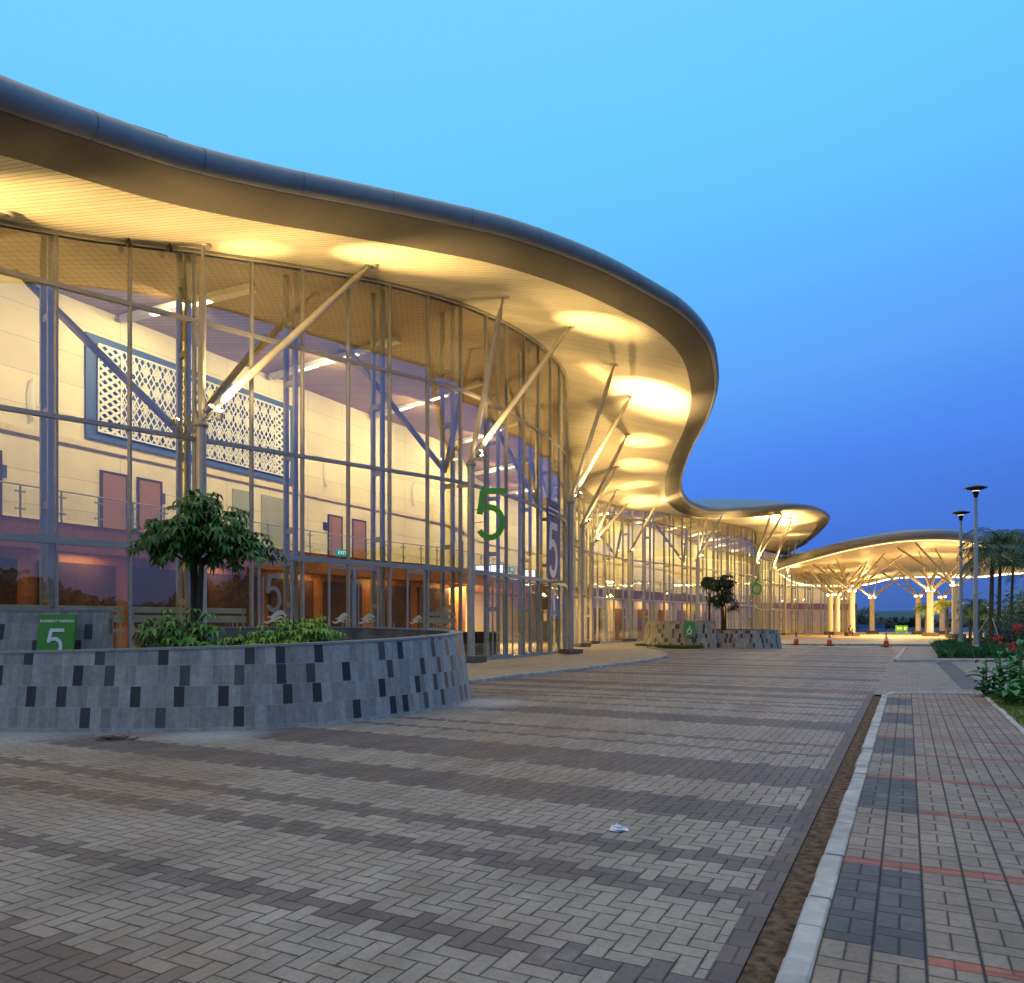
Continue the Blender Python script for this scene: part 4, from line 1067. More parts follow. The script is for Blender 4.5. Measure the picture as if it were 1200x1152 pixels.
for i, (f_, b_) in enumerate(zip(fr, bk)):
    d_ = (b_-f_); d_.z = 0; d_.normalize()
    fas.append([f_ + d_*.0, f_ - d_*.45 + Vector((0,0,.18)), f_ - d_*.6 + Vector((0,0,.55)), f_ - d_*.5 + Vector((0,0,.9)), f_ - d_*.15 + Vector((0,0,1.08)), f_.lerp(b_, .25) + Vector((0,0,2.1)), f_.lerp(b_, .6) + Vector((0,0,2.3)), b_ + d_*.1 + Vector((0,0,.7)), b_ + d_*.3 + Vector((0,0,.3)), b_])
mb.loft(fas, smooth=True); mb.build('canopy_roof', simple('canopy_metal', (.26,.25,.25), .38, .2, .06, 1), can)
for nm, e in (('front', fr), ('back', bk)):
    mb = MB(); mb.tube([p + Vector((0,0,-.06)) for p in e], .06 if nm == 'front' else .09, 6); mb.build('edge_light', M['led_f'] if nm == 'front' else M['led'], can)
def canopy_col(u, Y, zt, spread, light=True):
    x = (u-U0)/F*Y; mb = MB(); mb.tube([(x,Y,.02),(x,Y,zt)], [.40,.36], 14); mb.lathe([(.42,0),(.46,.03),(.46,.15),(.3,.2)], (x,Y,zt-.1), 14)
    co = mb.build('canopy_column', M['column_cream'], can)
    mb = MB(); mb.box((x, Y-.1, .25), (1.5,1.2,.46)); mb.build('plinth', M['plinth'], co)
    for k in range(6):
        th = R(k*60+20+ (u*7)%40); d_ = Vector((math.cos(th)*spread, math.sin(th)*spread, 3.6)); s_ = Vector((x, Y, zt))
        h = CSOF.ray_cast(s_, d_.normalized())[0]
        if h is None: continue
        mb = MB(); mb.tube([s_, h], [.14,.10], 8); mb.build('strut', M['steel'], co)
    mb = MB()
    for k in range(4):
        q = Vector((x + .5*math.cos(k*math.pi/2+.6), Y + .5*math.sin(k*math.pi/2+.6), zt+.15)); mb.lathe([(0,-.08),(.07,-.05),(.09,0),(.07,.05),(0,.08)], q, 8)
    mb.build('uplight', M['lamp'], co)
    for k in range(2):
        q = Vector((x + .5*math.cos(k*math.pi+.6), Y + .5*math.sin(k*math.pi+.6), zt+.35))
        spot(q, q + Vector((math.cos(k*math.pi+.6)*2.2, math.sin(k*math.pi+.6)*2.2, 3)), 3300, 150, 1.0, name='canopy_light')
for u, Y in ((973,113),(981,111),(998,99),(1022,124),(1076,118),(1090,98),(1120,84),(1104,122)):
    canopy_col(u, Y, 5.7, 4.6)
for x, y in ((46,92),(52,106),(60,92)):
    area((x, y, 7.6), (x, y, 0), 3600, 3, 3, (1,.60,.22), 'canopy_downlight')

# ------------------------------------------------------------------ vegetation
def leaf_cluster(mb, c, axis, n, L, W, droop=.55, two=False):
    axis = axis.normalized(); a = axis.orthogonal().normalized(); b = axis.cross(a); ph = random.uniform(0, 6.28)
    for k in range(n):
        th = ph + 2*math.pi*k/n + random.uniform(-.2,.2); d = (a*math.cos(th) + b*math.sin(th))
        l = L*random.uniform(.75,1.15); w = W*random.uniform(.8,1.15); sd = axis.cross(d).normalized()
        p0 = c; p1 = c + d*l*.5 + axis*.06*l; p2 = c + d*l*.92 - Vector((0,0,droop*l*random.uniform(.6,1.3)))
        mb.add([p0, p1 + sd*w, p2, p1 - sd*w, p1 - axis*w*.25], [(0,1,4),(1,2,4),(4,2,3),(0,4,3)], False)
def branchy(mb, base, tips, r0, r1=.012):
    for tp in tips:
        mid = base.lerp(tp, .5) + Vector((random.uniform(-.12,.12), random.uniform(-.12,.12), random.uniform(-.05,.1)))
        mb.tube([base, mid, tp], [r0, (r0+r1)/2, r1], 6)
def schefflera(name, base, H, crown_c, rx, rz, nclu, label, cat, trunks=1, mat='leaf_tree', L=.24, grp=None, shape=None):
    root = tag(empty(name, base), label, cat, grp); mb = MB(); cl = MB()
    heads = []
    for k in range(trunks):
        o = Vector((random.uniform(-.25,.25), random.uniform(-.15,.15), 0)) if trunks > 1 else Vector((0,0,0))
        top = Vector((crown_c.x + o.x*1.3, crown_c.y + o.y, crown_c.z - rz*.55)); heads.append(top)
        b = base + o; mb.tube([b, b.lerp(top, .5) + Vector((random.uniform(-.04,.04), random.uniform(-.04,.04), 0)), top], [.07, .06, .045], 8)
    limbs = shape or [(random.uniform(-1,1), random.uniform(-1,1), random.uniform(-.7,1)) for _ in range(14)]
    lobes = []
    for lx, ly, lz in limbs:
        tip = Vector((crown_c.x + lx*rx*.72, crown_c.y + ly*rx*.72, crown_c.z + lz*rz*.62))
        branchy(mb, random.choice(heads), [tip], .028); lobes.append(tip)
    for k in range(nclu):
        c = random.choice(lobes); d = Vector((random.gauss(0,1), random.gauss(0,1), random.gauss(.25,.8))); d.normalize()
        q = c + Vector((d.x*rx*.36, d.y*rx*.36, d.z*rz*.32))*random.uniform(.35,1.05)
        leaf_cluster(cl, q, (d*.6 + Vector((0,0,.9))), random.randint(6,9), L*random.uniform(.8,1.2), L*.20, .55)
    mb.build('trunk', M['bark'], root); cl.build('crown', M[mat], root)
    return root
random.seed(21)
tc = P(238, 628, 14.0)
schefflera('umbrella_tree', Vector((tc.x, tc.y, .9)), 3, tc, 1.2, .98, 430, 'small umbrella tree with drooping dark leaves in the near planter', 'tree', 3, 'leaf_tree', .18, None,
           [(-.85,.1,-.25),(-.75,-.4,.1),(-.4,.3,.55),(0,.0,.98),(.15,-.5,.75),(.45,.2,.4),(.8,-.1,-.1),(1.12,.1,-.5),(.9,.35,-.35),(.35,-.6,-.1),(-.2,-.8,.1),(-.5,.5,-.1),(.1,.7,.2),(0,-.3,.3),(-.9,-.2,-.45),(.55,-.5,.1),(0,.2,-.35),(-.35,-.3,-.5),(.3,.3,-.55)])
def shrub(name, c, rx, ry, rz, n, mat, L, label, grp=None, droop=.5):
    root = tag(empty(name, c), label, 'shrub', grp); mb = MB(); st = MB()
    for k in range(10):
        a = random.uniform(0, 6.28); tp = c + Vector((math.cos(a)*rx*.6, math.sin(a)*ry*.6, rz*random.uniform(.4,.9))); branchy(st, c - Vector((0,0,.08)), [tp], .016, .006)
    for k in range(n):
        d = Vector((random.gauss(0,1), random.gauss(0,1), abs(random.gauss(0,.8)))); d.normalize(); q = c + Vector((d.x*rx, d.y*ry, d.z*rz))*random.uniform(.45,1.05)
        leaf_cluster(mb, q, d*.5 + Vector((0,0,1)), random.randint(6,8), L*random.uniform(.75,1.2), L*.2, droop)
    mb.build('leaves', M[mat], root); st.build('stems', M['bark'], root); return root
c = P(212, 762, 12.7); shrub('shrub', Vector((c.x, c.y, .85)),   .82, .6, .98, 300, 'leaf_shrub', .19, 'bushy green shrub with bare twigs under the umbrella tree')
c = P(300, 762, 12.5); shrub('shrub', Vector((c.x, c.y, .86)), .62, .5, .66, 260, 'leaf_lime', .13, 'low lime green shrub in the near planter, left of its taller twin')
c = P(358, 762, 12.9); shrub('shrub', Vector((c.x, c.y, .86)), .70, .5, .92, 340, 'leaf_lime', .14, 'taller lime green shrub on the right in the near planter')
tw = MB(); b_ = P(200, 760, 12.55); b_.z = 1.0
tb_ = tag(empty('dead_branch', b_), 'bare pale twig sticking out above the green shrub', 'branch')
for dx, dz in ((-.22,.52),(.16,.42),(.30,.62)): tw.tube([b_, b_+Vector((dx*.5,0,dz*.55)), b_+Vector((dx,0.03,dz))], [.010,.007,.003], 5)
tw.tube([b_+Vector((.15,0,.34)), b_+Vector((.42,0,.55)), b_+Vector((.5,.02,.72))], [.006,.005,.003], 5)
tw.build('twigs', M['bamboo'], tb_)
# dark slim trees of the far planter
random.seed(5)
for u, vt, Y, rx, rz, lab, sh in ((830, 690, 52.3, .62, .95, 'slim dark tree with bare double trunk behind the number 6 sign', [(-.1,0,.9),(.2,.1,.6),(-.3,.2,.75),(0.3,0,.95)]), (849, 697, 51.8, 1.15, 1.75, 'dense dark multi trunk tree standing in the distant planter', None)):
    cc = P(u, vt, Y); schefflera('planter_tree', Vector((cc.x, cc.y, .9)), 3, cc, rx, rz, 120, lab, 'tree', 2 if rx < 1 else 4, 'leaf_dark', .34, None, sh)

def palm(base, H, n, L, label, lean=0.0, mat='leaf_palm', r=.15, grp='palm trees', droop=1.0, spread=.55):
    root = tag(empty('palm_tree', base), label, 'palm', grp); tr = MB(); top = base + Vector((lean, 0, H))
    tr.tube([base - Vector((0,0,.1)), base.lerp(top, .1), base.lerp(top, .5) + Vector((lean*-.15,0,0)), top], [r*1.35, r*1.05, r*.9, r*.7], 10)
    tr.build('trunk', M['palmbark'], root)
    fm = MB()
    for k in range(n):
        az = 2*math.pi*k/n*1.618*3 + random.uniform(-.3,.3); el = R(random.uniform(8, 82)); l = L*random.uniform(.8,1.1)
        d = Vector((math.cos(az), math.sin(az), 0)); pts = []; p = top.copy(); e = el; st = 9
        for i in range(st+1):
            pts.append(p.copy()); p = p + (d*math.cos(e) + Vector((0,0,math.sin(e))))*(l/st); e -= droop*R(17 + 6*i/st)*(.7+.5*random.random()*.5)
        fm.tube(pts, [.03*(1-i/(st+2)) for i in range(st+1)], 4, caps=False)
        for i in range(1, int(st*2.4)):
            f = i/(st*2.4); j = min(int(f*st), st-1); c = pts[j].lerp(pts[j+1], f*st-j); tg = (pts[j+1]-pts[j]).normalized(); sd = tg.cross(Vector((0,0,1)))
            if sd.length < .05: sd = Vector((-d.y, d.x, 0))
            sd.normalize(); ll = l*.34*math.sin(math.pi*min(1,.15+f*.82))**.7*random.uniform(.8,1.1)
            for s_ in (-1, 1):
                tip = c + sd*s_*ll*spread*1.4 + tg*ll*.55 - Vector((0,0,ll*random.uniform(.25,.65)))
                m = c.lerp(tip, .5) + Vector((0,0,ll*.1)); wv = tg*.033
                fm.add([c-wv*.6, m-wv, tip, m+wv, c+wv*.6], [(0,1,2,3,4)])
    fm.build('fronds', M[mat], root)
    return root
random.seed(33)
def gp0(u, Y, z=.13): return Vector(((u-U0)/F*Y, Y, z))
palm(gp0(1161,43), 5.2, 18, 2.5, 'tall dark palm standing just right of the nearer lamp post', .1, 'leaf_palm', .13)
palm(gp0(1170,46), 6.2, 18, 2.6, 'dark palm with upright spear leaves, taller of the close pair', .15, 'leaf_palm', .115)
palm(gp0(1184,56), 5.6, 13, 2.5, 'dark palm nearest the edge of the photo with long drooping fronds', .2, 'leaf_palm', .115)
palm(gp0(1202,50), 6.6, 13, 2.8, 'dark palm cut by the right edge of the photo', 0, 'leaf_palm', .12)
palm(gp0(1151,62), 2.9, 14, 1.7, 'small curved palm between the lamp posts and the palm pair', -.6, 'leaf_palm', .12)
palm(gp0(1137,78), 2.6, 16, 1.9, 'short palm coloured bright yellow green as lit under the canopy, right of the lamp posts', 0, 'leaf_lit', .14, 'short palms lit by the canopy', .9, .9)
palm(gp0(1110,90), 3.6, 18, 2.3, 'short palm coloured as lit, yellow green, between the two slim canopy columns', 0, 'leaf_lit', .16, 'short palms lit by the canopy', .9, .9)
palm(gp0(1085,108), 3.6, 16, 2.2, 'dark short palm behind the middle canopy columns', 0, 'leaf_palm', .16, 'short palms lit by the canopy', .9, .9)
palm(gp0(1147,82), 2.9, 14, 1.9, 'short palm with fronds coloured as lit beside the yellow one', .1, 'leaf_lit', .13, 'short palms lit by the canopy', 1.0, .9)
# stakes that prop the palms
for bx, by in ((gp0(1161,43).x, 43), (gp0(1170,46).x, 46)):
    st = tag(empty('palm_stakes', (bx, by, .13)), 'pale bamboo stakes propping the %s palm of the close pair' % ('nearer' if by < 45 else 'taller'), 'stakes', 'bamboo props')
    mb = MB()
    for k in range(3):
        a_ = k*2.094 + .5; mb.tube([(bx+1.1*math.cos(a_), by+1.1*math.sin(a_), .1), (bx+.15*math.cos(a_), by+.15*math.sin(a_), 1.9)], .03, 6)
    mb.build('poles', M['bamboo'], st)
def bush(name, c, rx, ry, rz, n, mat, s_, label, cat='bush', grp=None):
    root = tag(empty(name, c), label, cat, grp); mb = MB()
    bl = [(random.uniform(-.7,.7), random.uniform(-.7,.7), random.uniform(.2,.75)) for _ in range(10)]
    for k in range(n):
        b = random.choice(bl); d = Vector((random.gauss(0,1), random.gauss(0,1), random.gauss(0,1))).normalized()*random.uniform(.6,1.05)
        q = c + Vector(((b[0]+d.x*.45)*rx, (b[1]+d.y*.45)*ry, max(0.0, (b[2]+d.z*.42)*rz)))
        u_ = Vector((random.gauss(0,1), random.gauss(0,1), random.gauss(0,1))).normalized(); w_ = u_.orthogonal().normalized()*s_*.45; u_ = u_*s_
        mb.add([q-u_, q+w_, q+u_, q-w_], [(0,1,2,3)])
    mb.build('foliage', M[mat], root); st = MB(); branchy(st, c, [c + Vector((b[0]*rx*.8, b[1]*ry*.8, b[2]*rz)) for b in bl], .03*max(1, rz/2)); st.build('stems', M['bark'], root); return root
random.seed(8)
bush('hedge', gp0(1192,44), 1.7, 1.6, 1.9, 2400, 'leaf_dark', .09, 'dark clipped hedge behind the planting bed by the right edge', 'hedge')
bush('broad_tree', gp0(1192,72), 4.0, 3.0, 4.6, 2600, 'leaf_shrub', .22, 'olive green bushy tree behind the dark hedge', 'tree')
bush('broad_tree', gp0(1222,66), 4.0, 3.0, 4.9, 1800, 'leaf_dark', .22, 'dark bushy tree at the edge of the photo beyond the palms', 'tree')
for u, Y, rx, rz, lab in ((985,150,3.2,4.0,'dark bushy tree seen between the paired canopy columns'),(1006,155,3.6,4.6,'dark round tree seen right of the thick canopy column'),(1036,170,2.6,2.6,'low dark bush at the waterside in the canopy opening'),(957,148,3.0,3.6,'dark bush seen past the far glass wall')):
    bush('shore_tree', gp0(u,Y,0), rx, 2.5, rz, 900, 'leaf_far', .32, lab, 'tree')
# ground cover of the bed (uncountable), grass at the far planter and on the verge
def blades(name, inside, box, n, h, w, z, mat, kind='stuff', clump=1):
    mb = MB(); k = 0; tries = 0
    while k < n and tries < n*6:
        tries += 1
        x = random.uniform(box[0], box[2]); y = random.uniform(box[1], box[3])
        if not inside(x, y): continue
        k += 1
        for q in range(clump):
            a_ = random.uniform(0, 6.28); l = h*random.uniform(.5,1.2); d = Vector((math.cos(a_), math.sin(a_), 0)); sd = Vector((-d.y, d.x, 0))*w
            p = Vector((x + random.uniform(-.05,.05), y + random.uniform(-.05,.05), z)); t_ = p + d*l*.6 + Vector((0,0,l)); m = p + d*l*.2 + Vector((0,0,l*.6))
            mb.add([p-sd*.6, p+sd*.6, m+sd, t_, m-sd], [(0,1,2,3,4)])
    o = mb.build(name, M[mat]); o['kind'] = kind; return o
def in_poly(poly):
    def f(x, y):
        c_ = False; n_ = len(poly); j = n_-1
        for i in range(n_):
            xi, yi = poly[i].x, poly[i].y; xj, yj = poly[j].x, poly[j].y
            if (yi > y) != (yj > y) and x < (xj-xi)*(y-yi)/(yj-yi)+xi: c_ = not c_
            j = i
        return c_
    return f
random.seed(3)
blades('ground_cover', lambda x, y: in_poly(bed)(x, y) and x < 12+y*.75 and not ((x-22.66)**2+(y-37.5)**2 < .25), (17,32,62,66), 9000, .40, .05, .13, 'leaf_cover', clump=3)
gpatch = [PZ(755,757,0), PZ(772,760,0), PZ(800,760.5,0), PZ(822,760.6,0), V2(12.2,49.0), V2(9.3,50.6), V2(8.4,52.4)]
blades('grass_patch', in_poly([Vector((p.x, p.y, 0)) for p in gpatch]), (7,44,14,53), 2600, .17, .02, .06, 'grassblade', clump=3)
vp = [kl(1.45,6), kl(6,6), Vector((14.5,16.4,0)), Vector((e1.x+.1, e1.y, 0)), Vector((e3.x+.06, e3.y, 0))]
blades('verge_grass', in_poly(vp), (5,3,15,17), 14000, .05, .006, .118, 'grassblade', clump=2)
# canna lilies
def canna(x, y, H, fl, label):
    base = Vector((x, y, .10)); root = tag(empty('canna_lily', base), label, 'flower', 'red canna lilies in the verge')
    st, lf, fws = MB(), MB(), []
    for k in range(4):
        b = base + Vector((random.uniform(-.10,.10), random.uniform(-.10,.10), -.02)); h = H*(1 if k == 0 else random.uniform(.55,.85)); lean = Vector((random.uniform(-.12,.12), random.uniform(-.12,.12), 0))
        top = b + lean + Vector((0,0,h)); st.tube([b, b.lerp(top,.5)-lean*.1, top], [.014,.011,.006], 6)
        for i in range(5):
            f = .12 + .16*i; c = b.lerp(top, f); az = random.uniform(0, 6.28); d = Vector((math.cos(az), math.sin(az), 0)); sd = Vector((-d.y, d.x, 0)); l = random.uniform(.30,.46)*(1-.4*f)*1.15; w = l*.22
            el = random.uniform(.6, 1.15); rows = []
            for q in range(7):
                t_ = q/6; pos = c + d*(l*t_*math.cos(el*(1-.7*t_))) + Vector((0,0,l*t_*math.sin(el*(1-.9*t_)) ))
                ww = w*math.sin(math.pi*min(1, .06+t_*.94))**.75 + .002
                rows.append([pos - sd*ww + Vector((0,0,ww*.35)), pos, pos + sd*ww + Vector((0,0,ww*.35))])
            lf.loft(rows, smooth=True)
        if k < fl:
            fw = MB(); fws.append(fw)
            for i in range(11):
                a_ = random.uniform(0, 6.28); d = Vector((math.cos(a_), math.sin(a_), random.uniform(-.1,1.0))).normalized(); s_ = d.orthogonal().normalized()*.03; c = top + Vector((random.uniform(-.03,.03), random.uniform(-.03,.03), random.uniform(-.06,.06)))
                fw.add([c, c+d*.055+s_, c+d*.11, c+d*.055-s_, c+d*.06+Vector((0,0,.02))], [(0,1,4),(1,2,4),(4,2,3),(0,4,3)])
    st.build('stem', M['leaf_canna'], root); lf.build('leaves', M['leaf_canna'], root)
    for fw in fws: fw.build('flower_head', M['petal'], root)
random.seed(14)
for u, Y, H, fl, lab in ((1163,15.1,.85,0,'canna with big dark leaves and no flower at the verge corner'),(1177,15.0,1.15,1,'canna with one red flower above the leaves, next to the flowerless one'),(1193,14.6,1.02,1,'canna with a red flower leaning low in front'),(1190,16.0,1.35,2,'tall canna with two high red flowers at the back'),(1204,15.4,1.40,2,'tallest canna with a red flower cut by the right edge of the photo'),(1184,13.6,.55,0,'short leafy canna without flower in front of the others'),(1212,13.9,.9,1,'canna with red flower almost outside the right edge')):
    p = gp0(u, Y); canna(p.x, p.y, H, fl, lab)

# far wood round the horizon, hills
random.seed(77)
def wood(name, pts, h, n, s_, mat, dep):
    mb = MB()
    for k in range(n):
        f = random.random()*(len(pts)-1); i = min(int(f), len(pts)-2); p = Vector(pts[i]).lerp(Vector(pts[i+1]), f-i)
        hh = h*(.62 + .38*math.sin(p.x*.11+p.y*.07)*math.sin(p.x*.037+1.3) )
        z = random.random()**.8*hh; q = p + Vector((random.uniform(-dep,dep), random.uniform(-dep,dep), z))
        u_ = Vector((random.gauss(0,1), random.gauss(0,1), random.gauss(0,1))).normalized(); w_ = u_.orthogonal().normalized()*s_*random.uniform(.4,.8); u_ = u_*s_*random.uniform(.6,1.2)
        mb.add([q-u_, q+w_, q+u_, q-w_], [(0,1,2,3)])
    o = mb.build(name, M[mat]); o['kind'] = 'stuff'; return o
wood('far_wood', [(-50,440,0),(120,445,0),(300,440,0),(520,380,0)], 6, 7000, 3.0, 'leaf_far', 8)
wood('side_wood', [(40,-70,0),(70,-30,0),(85,10,0),(80,40,0),(86,60,0)], 13, 14000, .8, 'leaf_far', 4)
hl = MB(); rows = []
for k in range(41):
    x = -300 + k*25; hgt = 19 + 5*math.sin(k*.35) + 2*math.sin(k*1.1)
    rows.append([Vector((x, 760, -1)), Vector((x, 800, hgt*.8)), Vector((x, 850, hgt)), Vector((x, 950, -1))])
hl.loft(rows, smooth=True); ho = hl.build('hills', M['leaf_far']); ho['kind'] = 'structure'

# ------------------------------------------------------------------ street furniture
def lamp_post(x, y, H, label):
    root = tag(empty('lamp_post', (x, y, .13)), label, 'lamp post', 'galvanised lamp posts'); b = Vector((x, y, .13))
    mb = MB(); mb.lathe([(.15,.42),(.13,.6),(.105,.75),(.10,2.6),(.092,2.62),(.092,5.2),(.08,5.22),(.075,H-1.0),(.065,H-.98),(.065,H-.5)], b, 12); mb.build('pole', M['galv'], root)
    mb = MB(); mb.lathe([(.30,.0),(.30,.05),(.24,.09),(.17,.3),(.15,.42),(.0,.43)], b, 12); mb.build('base', M['galv'], root)
    mb = MB(); mb.box(b+Vector((0,0,-.08)), (.7,.7,.2)); mb.build('footing', M['kerb'], root)
    mb = MB(); mb.lathe([(.0,H+.10),(.10,H+.10),(.50,H-.02),(.50,H-.05),(.16,H-.16),(.08,H-.5),(.0,H-.5)], b, 18); mb.build('lamp_head', M['black'], root)
    mb = MB(); mb.lathe([(.17,H-.165),(.13,H-.24),(.0,H-.24)], b, 14); mb.build('lens', M['postlamp'], root)
    for z in (2.9, 5.4):
        mb = MB(); mb.bar(b+Vector((.06,0,z)), b+Vector((.3,0,z+.05)), .06, .08); mb.bar(b+Vector((-.05,0,z-.1)), b+Vector((-.2,0,z-.1)), .05, .06); mb.build('bracket', M['steel_dark'], root)
p = gp0(1143.5, 37.5); lamp_post(p.x, p.y, 8.1, 'nearer and taller looking grey lamp post with flat disc head')
p = gp0(1126, 46.5); lamp_post(p.x, p.y, 8.2, 'farther grey lamp post with flat disc head, left of the nearer one')
def cone(u, v, label):
    p = PZ(u, v, .012); b = Vector((p.x, p.y, .02)); root = tag(empty('traffic_cone', b), label, 'traffic cone', 'orange traffic cones')
    mb = MB(); mb.box(b+Vector((0,0,.03)), (.5,.5,.06)); mb.build('base', M['black'], root)
    mb = MB(); mb.lathe([(.20,.06),(.135,.42)], b, 16); mb.lathe([(.09,.58),(.05,.72),(.045,.78),(0,.78)], b, 14); mb.build('body', M['orange'], root)
    mb = MB(); mb.lathe([(.135,.42),(.137,.425),(.092,.575),(.09,.58)], b, 16); mb.build('reflective_band', M['coneband'], root)
    mb = MB(); mb.lathe([(.045,.775),(.05,.79),(.045,.93),(.03,.96),(0,.96)], b, 12); mb.build('top_grip', M['black'], root)
cone(933, 755.6, 'orange traffic cone beside the end of the distant planter'); cone(972, 757, 'orange traffic cone left of the seated person'); cone(1038.5, 758.4, 'orange traffic cone standing closest to the island kerb')
# barrier cable / low chain on the forecourt edge
cb = tag(empty('rope_line', (40, 55.6, .02)), 'pale rope lying across the forecourt edge between the cones', 'rope'); mb = MB()
mb.tube([PZ(960,757.4,.04), PZ(985,758.6,.05), PZ(1008,758.8,.04), PZ(1030,757.8,.05)], .03, 5); mb.build('strand', M['coneband'], cb)
# small green direction sign far under the canopy
p = PZ(1056.5, 741, .3); p = P(1056.5, 740, 108); sg = tag(empty('direction_sign', (p.x, p.y, 0)), 'low green direction sign with white panel standing far under the canopy', 'sign')
mb = MB(); mb.box((p.x, p.y, .95), (1.75,.12,.85)); mb.build('board', M['green'], sg)
mb = MB(); mb.box((p.x+.5, p.y-.065, .95), (.28,.01,.4)); 
for dx in (-.5,-.32,-.14,.04): mb.box((p.x+dx-.1, p.y-.065, .95), (.12,.01,.26))
mb.build('sign_face', M['coneband'], sg)
mb = MB()
for dx in (-.6,.6): mb.box((p.x+dx, p.y, .26), (.08,.08,.5))
mb.build('legs', M['galv'], sg)
# blue barriers at the far waterside
for k, (u, Y) in enumerate(((1006,150),(1012,152),(1030,158))):
    p = gp0(u, Y, 0); bo = tag(empty('water_barrier', p), ('blue plastic barrier nearest the thick canopy column', 'blue plastic barrier in the middle of the far row', 'blue plastic barrier farthest along by the water')[k], 'barrier', 'blue barriers by the water')
    mb = MB(); rows = [[p + Vector((x, y_, z)) for y_, z in ((-.45,0),(-.4,.3),(-.2,.6),(-.16,1.5),(.16,1.5),(.2,.6),(.4,.3),(.45,0))] for x in (-1.2,-1.1,1.1,1.2)]
    mb.loft(rows); mb.add(rows[0], [tuple(range(8))]); mb.add(rows[-1], [tuple(range(7,-1,-1))]); mb.build('shell', M['bluebar'], bo)
# litter
p = PZ(723, 974, 0); lt = tag(empty('crumpled_paper', p), 'crumpled white paper lying alone on the dark paving', 'litter'); mb = MB(); random.seed(2)
rows = []
for i in range(8):
    f = i/7; row = []
    for k in range(11):
        a_ = k*2*math.pi/11; rr = (.05*math.sin(math.pi*(.25+.75*f))**.6 if i < 7 else .0)*random.uniform(.55,1.25)
        row.append(p + Vector((rr*math.cos(a_)*1.15, rr*math.sin(a_)*.85, .003 + .055*f*random.uniform(.65,1.1))))
    rows.append(row)
mb.loft(rows, closed=True)
mb.add([p+Vector((.03,-.02,.004)), p+Vector((.085,-.03,.012)), p+Vector((.08,.01,.02)), p+Vector((.03,.02,.03))], [(0,1,2,3)])
mb.build('paper', M['paper'], lt)
p = PZ(137, 866, 0); lv = tag(empty('leaf_pile', p), 'small pile of dry brown leaves and twigs by the near planter wall', 'leaves'); mb = MB()
for k in range(70):
    q = p + Vector((random.gauss(0,.16), random.gauss(0,.10), random.uniform(.005,.035))); a_ = random.uniform(0,3.14); d = Vector((math.cos(a_), math.sin(a_), random.uniform(-.1,.1)))*random.uniform(.03,.09); s_ = Vector((-d.y, d.x, 0))*.25
    mb.add([q-d, q+s_, q+d, q-s_], [(0,1,2,3)])
mb.build('leaves', M['bark'], lv)

